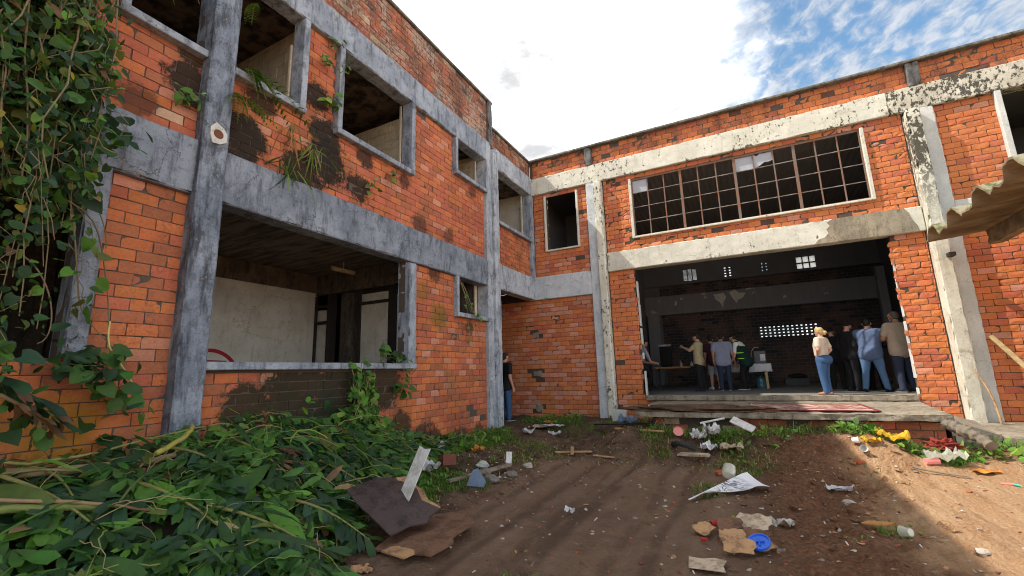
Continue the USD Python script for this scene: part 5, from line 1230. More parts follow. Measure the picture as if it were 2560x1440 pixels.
    for i in (0, 1):
        if sleeve == 'short':
            e = sh[i] * .36 + elb[i] * .64
            sp.append(chain_hull((sh[i], .043 * h * b), (e, .037 * h * b)))
        elif sleeve == 'long':
            sp.append(chain_hull((sh[i], .043 * h * b), (elb[i], .033 * h))); sp.append(chain_hull((elb[i], .033 * h), (wri[i] * .93 + elb[i] * .07, .024 * h)))
    if sleeve == 'long': pass
    th.add('shirt', fuse(sp, .024, 4, .006, int(H * 1000) + int(pos[0] * 10)), shirt, smooth=True)
    # trousers
    tp_ = [chain_hull((hip[0] + U * .01 * h, .065 * h * b), (hip[1] + U * .01 * h, .065 * h * b), (L(hips[0], hips[1], .54), .064 * h * b))]
    if female: tp_.append(chain_hull((hip[0] - F * .03 * h, .070 * h * b), (hip[1] - F * .03 * h, .070 * h * b)))
    for i in (0, 1):
        if shorts:
            tp_.append(chain_hull((hip[i], .066 * h * b), (knee[i] + U * .01 * h, .052 * h)))
        else:
            tp_.append(chain_hull((hip[i], .066 * h * b), (knee[i], .044 * h))); tp_.append(chain_hull((knee[i], .044 * h), (ank[i] + U * .0 * h, .034 * h)))
    th.add('shorts' if shorts else 'trousers', fuse(tp_, .024, 4, .006, int(H * 900)), pants, smooth=True)
    for i, s in ((0, -1), (1, 1)):
        tf = F * math.cos(.25 * s) + Rr * math.sin(.25 * s)
        toe = ank[i] + tf * .095 * h; toe[2] = base[2] + .020 * h; heel = ank[i] - tf * .026 * h; heel[2] = base[2] + .022 * h
        bl = ank[i] + tf * .05 * h; bl[2] = base[2] + .022 * h
        m = chain_hull((ank[i] - U * .008 * h, .026 * h), (heel, .0215 * h), (toe, .016 * h), (bl, .024 * h)).to_mesh()
        v = m.vert_properties[:, :3].copy(); v[:, 2] = np.maximum(v[:, 2], base[2] + .001)
        spth = th.add('shoe', trimesh.Trimesh(v, m.tri_verts), shoes[0], smooth=40)
        if len(shoes) > 1:
            sl = chain_hull((heel, .0235 * h), (toe, .018 * h), (bl, .026 * h)).to_mesh(); v = sl.vert_properties[:, :3].copy(); v[:, 2] = base[2] + .0015 + np.clip(v[:, 2] - base[2], 0, .014 * h)
            th.add('sole', trimesh.Trimesh(v, sl.tri_verts), shoes[1], parent=spth, smooth=30)
    # hair
    if hairstyle == 'short':
        hp = [chain_hull((HP(0, -.014, .028), .049 * h), (HP(0, .012, .036), .042 * h), (HP(0, -.022, .0), .042 * h))]
    elif hairstyle == 'bun':
        hp = [chain_hull((HP(0, -.010, .026), .052 * h), (HP(0, .016, .034), .043 * h), (HP(0, -.030, -.004), .042 * h)), chain_hull((HP(0, -.082, -.005), .022 * h), (HP(0, -.070, -.030), .020 * h), (HP(0, -.055, .0), .018 * h))]
    elif hairstyle == 'cap':
        hp = [chain_hull((HP(0, -.010, .030), .052 * h), (HP(0, .010, .036), .046 * h)), chain_hull((HP(-.025, .085, .030), .006 * h), (HP(.025, .085, .030), .006 * h), (HP(-.035, .03, .036), .008 * h), (HP(.035, .03, .036), .008 * h))]
    elif hairstyle == 'shaved':
        hp = [chain_hull((HP(0, -.012, .022), .0485 * h), (HP(0, -.020, .0), .042 * h))]
    th.add('cap' if hairstyle == 'cap' else 'hair', fuse(hp, .012, 3, .002, 5), hair, smooth=True)
    return th, dict(L=L, HP=HP, wri=wri, elb=elb, sh=sh, tilt=tilt, bp=bp, F=F, R=Rr, U=U)
for n, c in dict(cloth_black=(.014, .014, .016), cloth_olive=(.34, .29, .17), cloth_maroon=(.055, .022, .026), cloth_bluegrey=(.20, .22, .30), cloth_denim=(.045, .095, .20), cloth_denimdark=(.022, .032, .06), cloth_grey=(.30, .31, .36), cloth_beige=(.34, .27, .21), cloth_cream=(.52, .43, .35), cloth_shirtblue=(.085, .12, .21), cloth_navy=(.03, .036, .065), cloth_jeans=(.08, .15, .27), cloth_white=(.62, .62, .64), cloth_vest=(.010, .030, .026), vest_band=(.42, .85, .10), cloth_green=(.012, .05, .038), shoe_white=(.6, .6, .6), shoe_dark=(.02, .02, .022), sandal=(.30, .15, .10)).items():
    fabric(n, c)
Zf = .66
P1, _ = person((-.34, -1.50, float(zr1(-.34, -1.5)[0])), 1.80, -22, 'man in black shirt and blue jeans half hidden behind the column in the passage', 'cloth_black', 'cloth_denim', ('shoe_dark', 'shoe_white'), build=1.06, legs=[((-.05, .01, .285), (-.06, -.01, .045)), ((.05, .02, .285), (.05, .02, .045))])
P2, q = person((4.22, 2.25, Zf), 1.70, 78, 'man in olive T-shirt and black trousers holding a phone up in front of him', 'cloth_olive', 'cloth_black', ('shoe_dark',), lean=-.06, head=(0, .35), arms=[((-.13, .10, .70), (-.03, .25, .77)), ((.13, .10, .70), (.04, .25, .76))])
mat('phone_black', lambda g: pbr(g, (.015, .015, .018), .25))
ph = trimesh.creation.box((.075, .012, .15)); ph.apply_transform(trimesh.transformations.rotation_matrix(math.radians(78), [0, 0, 1])); ph.apply_translation(q['L'](0.0, .30, .81))
single('phone', ph, 'phone_black', 'black phone held up by the man in the olive T-shirt', 'phone')
person((4.55, 3.3, Zf), 1.68, 20, 'person in maroon top, grey shorts and white trainers bending towards the table', 'cloth_maroon', 'cloth_grey', ('shoe_white',), lean=.25, head=(.3, .5), shorts=True, hips=(0, -.04))
person((4.86, 2.55, Zf), 1.68, 8, 'man in blue-grey T-shirt and dark jeans seen from behind at the table', 'cloth_bluegrey', 'cloth_denimdark', ('shoe_dark', 'shoe_white'), build=1.1, lean=.08, head=(.1, .5), arms=[((-.155, -.02, .64), (-.15, .02, .50)), ((.155, .02, .64), (.19, .10, .53))], skin='skin_dark')
P5, q = person((5.38, 2.85, Zf), 1.68, 68, 'man in dark green vest with bright reflective bands leaning over the covered table', 'cloth_white', 'cloth_black', ('shoe_dark', 'shoe_white'), lean=.34, head=(0, .6), hips=(0, -.05), arms=[((-.13, .08, .60), (-.10, .16, .49)), ((.13, .05, .60), (.11, .14, .48))])
t = q['tilt']; hh = 1.68
vest = fuse([chain_hull((t(-.09, .012, .81), .052 * hh), (t(.09, .012, .81), .052 * hh), (t(0, .02, .80), .070 * hh), (t(-.062, .016, .70), .080 * hh), (t(.062, .016, .70), .080 * hh)), chain_hull((t(-.062, .016, .70), .080 * hh), (t(.062, .016, .70), .080 * hh), (t(-.055, 0, .47), .084 * hh), (t(.055, 0, .47), .084 * hh))], .03, 3, .004, 3)
vp = P5.add('vest', vest, 'cloth_vest', smooth=True)
for u in (.645, .545):
    P5.add('reflective_band', fuse([chain_hull((t(-.062, .014, u), (.087 * hh, .087 * hh, .032)), (t(.062, .014, u), (.087 * hh, .087 * hh, .032)))], .04, 0), 'vest_band', parent=vp, smooth=30)
for s in (-1, 1):
    P5.add('reflective_band', fuse([chain_hull((t(s * .085, .02, .862), .014 * hh), (t(s * .085, .082, .78), .014 * hh), (t(s * .085, -.058, .78), .014 * hh))], .03, 0), 'vest_band', parent=vp, smooth=30)
P6, q = person((7.02, .13, Zf), 1.52, 62, 'blonde woman with hands on hips in cropped beige top and blue jeans', 'cloth_cream', 'cloth_denim', ('sandal',), hair='hair_blond', hairstyle='bun', crop=True, female=True, lean=-.05, build=1.12, arms=[((-.185, -.03, .66), (-.10, .02, .565)), ((.185, -.05, .66), (.105, .0, .565))])
P7, q = person((7.82, 1.85, Zf), 1.74, -60, 'bearded officer in black uniform and cap standing behind the blonde woman', 'cloth_black', 'cloth_black', ('shoe_dark',), sleeve='long', hairstyle='cap', hair='cloth_black', build=1.12, head=(0, .3), arms=[((-.15, -.03, .64), (-.13, .03, .49)), ((.15, -.03, .64), (.15, .05, .49))])
P7.add('beard', fuse([chain_hull((q['HP'](0, .022, -.042), .028 * 1.74), (q['HP'](0, .018, -.028), .032 * 1.74))], .012, 2), 'hair_black', parent=q['bp'], smooth=True)
person((7.66, 2.95, Zf), 1.68, -20, 'officer in black uniform and cap further back in the dark, beside the bearded officer', 'cloth_black', 'cloth_black', ('shoe_dark',), sleeve='long', hairstyle='cap', hair='cloth_black', build=1.05, head=(-.5, .2))
person((8.16, 1.45, Zf), 1.76, -28, 'man in blue shirt and faded jeans seen from behind with feet apart', 'cloth_shirtblue', 'cloth_jeans', ('shoe_dark',), build=1.16, lean=.10, sleeve='short', head=(-.2, .3), arms=[((-.17, .05, .68), (-.08, .18, .64)), ((.17, .05, .70), (.10, .18, .70))], legs=[((-.085, .0, .285), (-.115, -.02, .045)), ((.085, .02, .285), (.125, -.0, .045))])
P10, q = person((8.66, 1.05, Zf), 1.86, 25, 'tall bald man with glasses and folded arms in beige polo shirt by the right jamb', 'cloth_beige', 'cloth_navy', ('shoe_dark', 'shoe_white'), hair='hair_grey', hairstyle='shaved', skin='skin_dark', build=1.12, head=(-.3, .1), arms=[((-.165, .04, .66), (.03, .125, .685)), ((.165, .04, .66), (-.04, .14, .655))])
P10.add('glasses', [tube([q['HP'](s * .05, -.0, .012), q['HP'](s * .046, .045, .012)], .0025, 4) for s in (-1, 1)] + [tube([q['HP'](-.046, .047, .012), q['HP'](-.02, .058, .010), q['HP'](0, .056, .013), q['HP'](.02, .058, .010), q['HP'](.046, .047, .012)], .004, 4)], 'steel_black', parent=q['bp'])
person((8.42, 2.55, Zf), 1.70, 150, 'person in black behind the man in the blue shirt, holding up a phone', 'cloth_black', 'cloth_black', ('shoe_dark',), sleeve='long', arms=[((-.13, .10, .66), (-.06, .22, .76)), ((.13, .10, .66), (.04, .22, .76))])
P12, q = person((2.50, 2.6, Zf), 1.66, -55, 'person crouching just inside the left edge of the doorway, mostly hidden by bricks', 'cloth_grey', 'cloth_black', ('shoe_dark',), lean=.35, head=(0, .4), hips=(0, -.10), arms=[((-.14, .10, .55), (-.08, .24, .52)), ((.14, .10, .55), (.08, .24, .52))], legs=[((-.07, .12, .30), (-.07, -.02, .045)), ((.07, .12, .30), (.07, -.02, .045))])
# ------------------------------------------------------------------ things inside the hall
def simple(name, c, rough=.6, var=.15, spec=.3, **k):
    mat(name, lambda g: pbr(g, g.mix(1.0, c, g.mix(g.noise(12, 4, .6), (1 - var,) * 3, (1 + var,) * 3), 'multiply'), rough, g.bump(g.noise(40, 3), .2, .006), spec=spec, **k))
def soiled(name, c, dirt, rough=.9):
    mat(name, lambda g: pbr(g, g.mix(g.rng(g.math('add', g.math('multiply', g.noise(6, 6, .7), .7), g.math('multiply', g.noise(34, 4, .7), .3)), .44, .62, 0, .85), g.mix(1.0, c, g.mix(g.noise(60, 3, .7), (.7,) * 3, (1.3,) * 3), 'multiply'), dirt), rough, g.bump(g.noise(28, 5, .7), .5, .01), spec=.2))
soiled('paint_white', (.60, .60, .59), (.36, .33, .29), .5); soiled('dirty_white', (.46, .44, .40), (.22, .19, .15), .7); soiled('paper', (.60, .60, .62), (.33, .31, .29), .8); simple('orange_wood', (.40, .19, .06), .6, .3)
simple('screen_black', (.012, .012, .013), .25); simple('dark_grey', (.05, .05, .052), .6); simple('crate_grey', (.10, .11, .12), .6); 
soiled('cardboard', (.40, .235, .12), (.12, .07, .042)); soiled('cardboard_pale', (.46, .37, .27), (.17, .11, .07))
soiled('ply_dark', (.062, .042, .040), (.022, .015, .013), .5); soiled('ply_brown', (.17, .088, .054), (.06, .035, .024), .8); simple('blue_lid', (.015, .10, .55), .4, .05); simple('red_plastic', (.28, .02, .02), .6, .4); simple('yellow_plastic', (.70, .45, .01), .5)
simple('pink_plastic', (.62, .22, .20), .5); simple('blue_grey', (.13, .18, .26), .7, .35); simple('rubber', (.02, .02, .02), .6); simple('stone_grey', (.17, .15, .13), .9, .35); simple('stone_pale', (.36, .32, .27), .9, .35); simple('clay', (.30, .085, .04), .9, .3); simple('clay_dark', (.13, .045, .03), .9, .3)
simple('yellow_cloth', (.50, .30, .02), .9, .35); simple('red_cloth', (.20, .028, .018), .95, .45); simple('grey_cloth', (.155, .13, .10), .95, .3); simple('orange_stuff', (.42, .17, .03), .9, .5); simple('teal_plastic', (.10, .45, .36), .5); simple('jug_plastic', (.03, .10, .13), .25, .1, .5); simple('pale_tile', (.40, .42, .38), .5, .25)
simple('foil', (.42, .42, .44), .32, .3, .5)
mat('clear_plastic', lambda g: g('mix_closure', 'closure', fac=.45, closure1=g('transparent_bsdf', 'BSDF', color=(.93, .94, .9)), closure2=pbr(g, (.55, .55, .48), .2, spec=.6)))
def rod(a, b, r, n=8): return tube([a, b], r, n)
tb = Thing('work_table', 'table with an orange wooden edge at the left inside the hall', 'table', (3.2, 4.6, Zf))
tb.add('tabletop', cbox(2.55, 4.2, 4.3, 5.0, 1.36, 1.40), 'dark_grey'); tb.add('edge', cbox(2.55, 3.75, 4.275, 4.298, 1.34, 1.402, .004), 'orange_wood')
for x, y in ((2.6, 4.36), (4.14, 4.36), (2.6, 4.94), (4.14, 4.94)): tb.add('leg', cbox(x - .03, x + .03, y - .03, y + .03, Zf, 1.36, .005), 'dark_grey')
mn = Thing('monitor', 'black old screen standing on the left end of the work table', 'screen', (2.9, 4.65, 1.4))
mn.add('case', cbox(2.74, 3.12, 4.5, 4.85, 1.43, 2.16, .03), 'screen_black'); mn.add('rim', cbox(2.72, 3.14, 4.46, 4.52, 2.12, 2.19, .01), 'dirty_white'); mn.add('foot', cbox(2.78, 3.08, 4.52, 4.8, 1.402, 1.43, .008), 'screen_black')
def bottle(name, x, y, z, r, h, m, label, cat='bottle'):
    pr_ = np.array([(0, 0), (r, 0), (r, h * .55), (r * .9, h * .66), (r * .35, h * .8), (r * .35, h * .97), (0, h)])
    t_ = trimesh.creation.revolve(pr_, sections=16); t_.apply_translation((x, y, z))
    return single(name, t_, m, label, cat, smooth=30)
bottle('bottle', 3.42, 4.6, 1.402, .045, .21, 'dirty_white', 'small white bottle on the work table beside the screen'); bottle('bottle', 3.78, 4.5, 1.402, .05, .17, 'clear_plastic', 'clear bottle on the work table nearest the man in olive'); bottle('bottle', 3.92, 4.55, 1.402, .03, .12, 'dirty_white', 'smallest white bottle on the right end of the work table')
fan = Thing('desk_fan', 'dark round desk fan standing in the middle of the work table', 'fan', (3.62, 4.75, 1.4))
tr_ = trimesh.creation.torus(.15, .018, 24, 8); tr_.apply_transform(trimesh.transformations.rotation_matrix(np.pi / 2, [1, 0, 0])); tr_.apply_translation((3.62, 4.75, 1.70)); fan.add('guard', tr_, 'dark_grey', smooth=True)
fan.add('stand', [rod((3.62, 4.75, 1.40), (3.62, 4.75, 1.56), .02), cbox(3.52, 3.72, 4.66, 4.84, 1.402, 1.43, .01)], 'dark_grey')
for k in range(3):
    a = k * 2.09; fan.add('blade', beam_between((3.62, 4.76, 1.70), (3.62 + .13 * math.cos(a), 4.76, 1.70 + .13 * math.sin(a)), .07, .008, k, .5), 'dark_grey')
ct = Thing('covered_table', 'table under a creased silvery plastic cover right of the man in the vest', 'table', (5.6, 4.0, Zf))
ct.add('tabletop', cbox(4.55, 6.05, 3.55, 4.4, 1.36, 1.40), 'wood_grey')
for x, y in ((4.65, 3.62), (5.97, 3.60), (4.65, 4.33), (5.97, 4.33)): ct.add('leg', cbox(x - .035, x + .035, y - .035, y + .035, Zf, 1.36, .006), 'wood_yellow')
cl = cbox(4.52, 6.12, 3.50, 4.44, 1.17, 1.412, .01).subdivide_to_size(.045); cv = cl.vertices
fl = np.clip((1.40 - cv[:, 2]) / .24, 0, 1); nz = meshkit.fbm(cv * np.array([7, 7, 3.]), 3, 8) - .5
cv = cv + np.stack([np.sign(cv[:, 0] - 5.32) * fl * (.02 + .10 * nz), np.sign(cv[:, 1] - 3.97) * fl * (.015 + .10 * nz), .012 * nz * (1 - fl) - fl * .06 * nz], 1)
cl.vertices = cv; ct.add('cover', cl, 'foil', smooth=True)
cr = Thing('crate', 'grey plastic crate with a white label on the covered table', 'crate', (5.9, 4.0, 1.42))
cr.add('box', [cbox(5.70, 6.02, 3.72, 4.12, 1.425, 1.445, .006), cbox(5.70, 6.02, 3.72, 3.74, 1.445, 1.80, .006), cbox(5.70, 6.02, 4.10, 4.12, 1.445, 1.80, .006), cbox(5.70, 5.72, 3.74, 4.10, 1.445, 1.80, .006), cbox(6.0, 6.02, 3.74, 4.10, 1.445, 1.80, .006)], 'crate_grey')
cr.add('label_card', cbox(5.86, 6.00, 3.712, 3.719, 1.50, 1.70, .002), 'paper')
single('wire_hoop', tube([(5.62 + .16 * (1 - math.cos(a)) , 3.70, 1.62 + .30 * math.sin(a)) for a in np.linspace(0, 2.0, 14)], .008, 6), 'dirty_white', 'thin pale wire hoop beside the grey crate', 'wire', smooth=True)
jg = trimesh.creation.revolve(np.array([(0, 0), (.12, 0), (.135, .03), (.135, .13), (.125, .15), (.135, .17), (.135, .27), (.12, .31), (.04, .35), (.035, .38), (0, .38)]), sections=20); jg.apply_translation((5.80, 3.80, Zf))
single('water_jug', jg, 'jug_plastic', 'dark blue water jug on the floor under the covered table', 'jug', smooth=35)
single('box', cbox(6.55, 7.25, 5.6, 6.0, Zf + .002, .90, .01), 'dark_grey', 'long low grey box on the hall floor below the pierced wall panel', 'box')
single('fabric_bundle', trimesh.Trimesh(*(lambda s: (s.vertices * np.array([.28, .16, .09]) * (1 + .35 * (meshkit.fbm(s.vertices * 2, 3, 2)[:, None] - .5)) + np.array([6.95, 5.75, .97]), s.faces))(trimesh.creation.icosphere(3))), 'cloth_black', 'dark bundle of cloth on top of the low grey box', 'cloth', smooth=True)

# ------------------------------------------------------------------ things on the platform and in the yard
mat('rug_look', lambda g: pbr(g, g.mix(g.rng(g('voronoi_texture', 'distance', vector=g('mapping', 'vector', vector=g.pos(), scale=(9, 9, 1)), scale=1.0, feature='f1', metric='manhattan'), .22, .34), g.mix(g.rng(g.noise(22, 3), .45, .55), (.46, .38, .29), (.30, .13, .10)), g.mix(g.rng(g.noise(5, 5, .7), .45, .6), (.20, .065, .06), (.42, .33, .25))), .95))
rx = cbox(5.45, 7.36, -2.72, -1.15, 0, .012, .003).subdivide_to_size(.08); rv = rx.vertices; rv[:, 2] += .540 + .014 * meshkit.fbm(rv * 4, 3, 2); rx.vertices = rv
rg_ = Thing('rug', 'worn red patterned rug lying on the concrete platform', 'rug', (6.2, -1.9, .54))
rg_.add('pile', rx, 'rug_look', smooth=30)
simple('rug_edge', (.17, .035, .035), .95, .3)
for a, b in (((5.45, -2.69), (7.36, -2.69)), ((7.33, -2.72), (7.33, -1.15)), ((5.45, -1.18), (7.36, -1.18))):
    e = box(min(a[0], b[0]) - .03, max(a[0], b[0]) + .03 if a[0] == b[0] else max(a[0], b[0]), min(a[1], b[1]) - .03 if a[1] == b[1] else min(a[1], b[1]), max(a[1], b[1]) + .03, 0, .016).subdivide_to_size(.1)
    ev = e.vertices; ev[:, 2] += .542 + .014 * meshkit.fbm(np.stack([ev[:, 0], ev[:, 1], 0 * ev[:, 0] ], 1) * 4, 3, 2); e.vertices = ev; rg_.add('border', e, 'rug_edge')
def lump(c, r, seed, amp=.5, sub=3, freq=1.6, squash=0):
    s = trimesh.creation.icosphere(sub); v = s.vertices
    v = v * (1 + amp * 2 * (meshkit.fbm(v * freq + seed * 3.1, 3, seed) - .5))[:, None] * np.asarray(r)
    if squash: v[:, 2] = np.maximum(v[:, 2], -squash)
    return trimesh.Trimesh(v + np.asarray(c), s.faces, process=False)
def zc(x, y): return float(zr1(x, y)[0])
soil_m = 'heap_soil'
single('soil_spill', lump((4.55, -2.60, .55), (1.35, .45, .085), 5, .5, 4, 2.5), 'ground_look', 'spilled brown soil along the front edge of the platform', 'soil', smooth=True)
def disc(c, r, h, m, name, label, cat, tilt=(0, 0, 0), knob=None, dish=True):
    p = [(0, 0), (r * .94, 0), (r, h * .5), (r, h), (r * .9, h), (r * .84, h * .55), (0, h * .5)] if dish else [(0, 0), (r, 0), (r, h), (0, h)]
    t_ = trimesh.creation.revolve(np.array(p), sections=28)
    M = trimesh.transformations.euler_matrix(*tilt); 
    th = Thing(name, label, cat, c)
    t_.apply_transform(M); t_.apply_translation(c); th.add('body' if knob else 'disc', t_, m, smooth=30)
    if knob:
        for kk in knob:
            k_ = cbox(*kk, .004); k_.apply_transform(M); k_.apply_translation(c); th.add('handle', k_, m)
    return th
disc((4.05, -2.62, .545), .075, .03, 'yellow_plastic', 'bowl', 'small yellow plastic dish on the left front of the platform', 'dish')
def crumple(c, size, seed, m, name, label, cat, n=16, flat=.5, yaw=0.0, curl=.25):
    """A creased sheet: a grid of facets thrown up and down."""
    r = np.random.default_rng(seed); u, v = np.meshgrid(np.linspace(-.5, .5, n), np.linspace(-.5, .5, n), indexing='ij')
    P = np.stack([u, v, 0 * u], -1)
    z = (meshkit.noise(P * 5 + seed, seed) - .5) * flat + (meshkit.noise(P * 12 + seed, seed + 1) - .5) * flat * .5 + curl * (u ** 2 + v ** 2)
    du = (meshkit.noise(P * 3 + seed + 9, seed + 2) - .5) * .35; dv = (meshkit.noise(P * 3 + seed + 5, seed + 3) - .5) * .35
    V = np.stack([(u + du) * size[0], (v + dv) * size[1], z * size[2]], -1).reshape(-1, 3)
    ca, sa = math.cos(yaw), math.sin(yaw); V = V @ np.array([[ca, sa, 0], [-sa, ca, 0], [0, 0, 1]])
    i = np.arange(n * n).reshape(n, n); q = np.stack([i[:-1, :-1], i[1:, :-1], i[1:, 1:], i[:-1, 1:]], -1).reshape(-1, 4)
    f = np.vstack([q[:, [0, 1, 2]], q[:, [0, 2, 3]]]); k = len(V)
    V[:, 2] -= V[:, 2].min() + .006
    V2 = np.vstack([V, V - (0, 0, .003)]); f2 = np.vstack([f, f[:, ::-1] + k])
    return single(name, (V2 + np.asarray(c), f2), m, label, cat)
crumple((3.72, -2.45, .545), (.30, .22, .14), 3, 'dirty_white', 'crumpled_paper', 'crumpled white scrap at the left end of the platform', 'paper', yaw=.4)
crumple((4.78, -2.55, .60), (.20, .15, .08), 9, 'yellow_cloth', 'crumpled_paper', 'small yellow and brown scrap on the soil spilled over the platform edge', 'paper')
G0 = lambda x, y, dz=0.0: (x, y, zc(x, y) + dz)
# dark plywood, brown board and white board at the end of the heap
def sheetpiece(poly, th, M, seed=0, warp=.02):
    m = trimesh.creation.extrude_polygon(sg.Polygon(poly), th, engine='earcut').subdivide_to_size(.07)
    v = m.vertices; v[:, 2] += warp * (meshkit.fbm(np.stack([v[:, 0], v[:, 1], 0 * v[:, 0]], 1) * 2.5, 2, seed) - .5) * 2
    m.vertices = v; m.apply_transform(M); return m
def frame(o, xa, ya):
    """Matrix whose x axis is xa, whose y axis leans towards ya."""
    xa = np.asarray(xa, float); xa /= np.linalg.norm(xa); ya = np.asarray(ya, float); ya = ya - xa * (ya @ xa); ya /= np.linalg.norm(ya)
    M = np.eye(4); M[:3, 0], M[:3, 1], M[:3, 2], M[:3, 3] = xa, ya, np.cross(xa, ya), o; return M
A = np.array([1.66, -8.66, .22]); Bp = np.array([2.62, -8.93, -.10])
pl_ = Thing('plywood_sheet', 'torn dark brown plywood sheet leaning on the end of the leaf heap', 'board', (2.1, -8.5, 0))
M1 = frame(A, Bp - A, (.05, .62, .10)) @ np.diag([.90, .88, 1, 1])
pl_.add('sheet', sheetpiece([(0, 0), (.35, -.03), (1.0, 0), (.99, .22), (1.06, .40), (1.0, .47), (.95, .66), (.7, .58), (.45, .68), (.22, .62), (.10, .66), (.0, .42)], .014, M1, 3, .03), 'ply_dark')
pl_.add('torn_edge', sheetpiece([(.10, .60), (.22, .58), (.45, .63), (.70, .54), (.95, .62), (.90, .70), (.72, .66), (.50, .75), (.30, .70), (.14, .74)], .008, M1 @ trimesh.transformations.translation_matrix((0, 0, -.010)), 4, .03), 'cardboard')
single('board', sheetpiece([(0, 0), (.62, .02), (.66, .30), (.58, .42), (.62, .75), (.40, .98), (.22, .95), (.05, .8), (-.04, .4)], .016, frame((2.36, -8.98, zc(2.4, -8.98) + .03), (.70, .02, .02), (-.15, .95, .06)), 6, .02), 'ply_brown', 'brown board with a split end lying beside the dark plywood sheet', 'board')
single('board', sheetpiece([(0, 0), (.30, 0), (.30, .12), (.24, .16), (.05, .15), (0, .1)], .014, frame((2.50, -9.02, zc(2.5, -9.0) + .045), (.9, -.15, .0), (.1, .9, .0)), 7, .01), 'cardboard', 'pale split slat on the near end of the brown board', 'board')
single('board', sheetpiece([(0, 0), (.035, .06), (.06, -.05), (.09, .06), (.13, -.04), (.20, -.02), (.21, .55), (.12, .53), (.0, .55)], .010, frame((2.12, -8.38, .10), (.80, -.28, -.05), (-.12, .35, .62)), 8, .005), 'paint_white', 'white strip of board with a torn lower end standing behind the plywood', 'board')
# silvery bag, bricks, stones and planks at the end of the grass
def cloth_lump(c, r, seed, m, name, label, cat):
    return single(name, lump(c, r, seed, .75, 4, 2.2, r[2] * .5), m, label, cat, smooth=True)
crumple(G0(1.28, -7.0, .03), (.40, .32, .24), 12, 'foil', 'plastic_bag', 'silver-grey plastic sheet lying in the grass at the end of the heap', 'plastic sheet', 18, .8)
crumple(G0(.72, -5.9, .02), (.34, .22, .20), 17, 'foil', 'plastic_bag', 'pale blue-grey scrap of plastic in the grass by the brick wall', 'plastic sheet', 14, .8)
hb = sg.box(0, 0, .24, .15)
for i in range(3):
    for j in range(2): hb = hb.difference(sg.box(.025 + i * .07, .025 + j * .06, .075 + i * .07, .068 + j * .06))
m = trimesh.creation.extrude_polygon(hb, .20, engine='earcut'); m.apply_transform(frame(G0(1.38, -6.40, .06), (.75, -.55, .18), (-.1, .15, .9)))
single('hollow_brick', m, 'clay_dark', 'dark red hollow brick half buried in the soil beside the grass', 'brick')
single('broken_bucket', sheetpiece([(0, 0), (.24, -.02), (.27, .05), (.15, .22), (.08, .2)], .02, frame(G0(1.96, -6.86, .02), (.85, .25, .02), (-.35, .2, .75)), 5, .02), 'blue_grey', 'broken blue-grey piece of plastic on the soil bank', 'plastic piece')
single('plank', beam_between(G0(1.72, -6.95, .06), G0(2.14, -5.95, .10), .10, .035, 4), 'wood_grey', 'dark weathered plank lying along the soil bank beside the driven track', 'plank')
single('plank', beam_between(G0(2.12, -4.12, .045), G0(2.72, -3.78, .04), .06, .03, 5), 'wood_tan', 'lower lath of the two crossed laths at the far end of the track', 'lath')
single('plank', beam_between(G0(2.28, -3.62, .075), G0(2.52, -4.28, .06), .065, .025, 6), 'wood_tan', 'upper lath of the two crossed laths at the far end of the track', 'lath')
single('plank', beam_between(G0(3.0, -3.0, .06), G0(4.0, -3.55, .12), .08, .03, 7), 'wood_tan', 'long tan lath lying in front of the left end of the platform', 'lath')
single('plank', beam_between(G0(2.85, -4.05, .03), G0(3.25, -4.2, .03), .07, .02, 8), 'wood_tan', 'short tan lath lying on the far edge of the track', 'lath')
single('strip', beam_between(G0(2.25, -2.0, .10), G0(3.75, -2.9, .14), .10, .03, 9), 'rubber', 'long black strip lying on the soil left of the platform', 'strip')
single('tile', sheetpiece([(0, 0), (.34, .01), (.35, .28), (.18, .29), (.01, .27)], .012, frame(G0(2.38, -.98, .02), (1, .05, .0), (0, .25, 1)), 2, .003), 'pale_tile', 'pale grey square tile propped up left of the platform', 'tile')
crumple(G0(2.95, -1.7, .05), (.4, .3, .25), 29, 'blue_grey', 'plastic_bag', 'dark crumpled plastic beside the end of the platform', 'plastic sheet', 14, .8)
crumple(G0(.86, -1.95, .04), (.42, .40, .16), 21, 'cardboard_pale', 'cardboard', 'pale torn cardboard on the grass in the corner of the yard', 'cardboard', 12, .4)
crumple(G0(1.18, -2.0, .05), (.5, .22, .14), 22, 'paper', 'crumpled_paper', 'white sheet with an orange scrap beside the torn cardboard', 'paper', 12, .4)
crumple(G0(1.08, -1.9, .12), (.28, .14, .12), 23, 'orange_stuff', 'scrap', 'orange scrap lying on the white sheet in the corner', 'scrap', 8, .6)
crumple(G0(.92, -2.75, .03), (.24, .18, .16), 24, 'paint_white', 'plastic_tray', 'white curled plastic tray on the soil near the passage', 'tray', 10, .5, 0, .9)
crumple(G0(1.42, -2.4, .03), (.28, .10, .16), 25, 'paint_white', 'plastic_tray', 'narrow curved white scrap right of the curled tray', 'tray', 10, .3, .6, .9)
crumple(G0(1.33, -5.55, .05), (.22, .16, .12), 26, 'orange_stuff', 'scrap', 'orange scrap at the edge of the grass above the hollow brick', 'scrap', 9, .7)
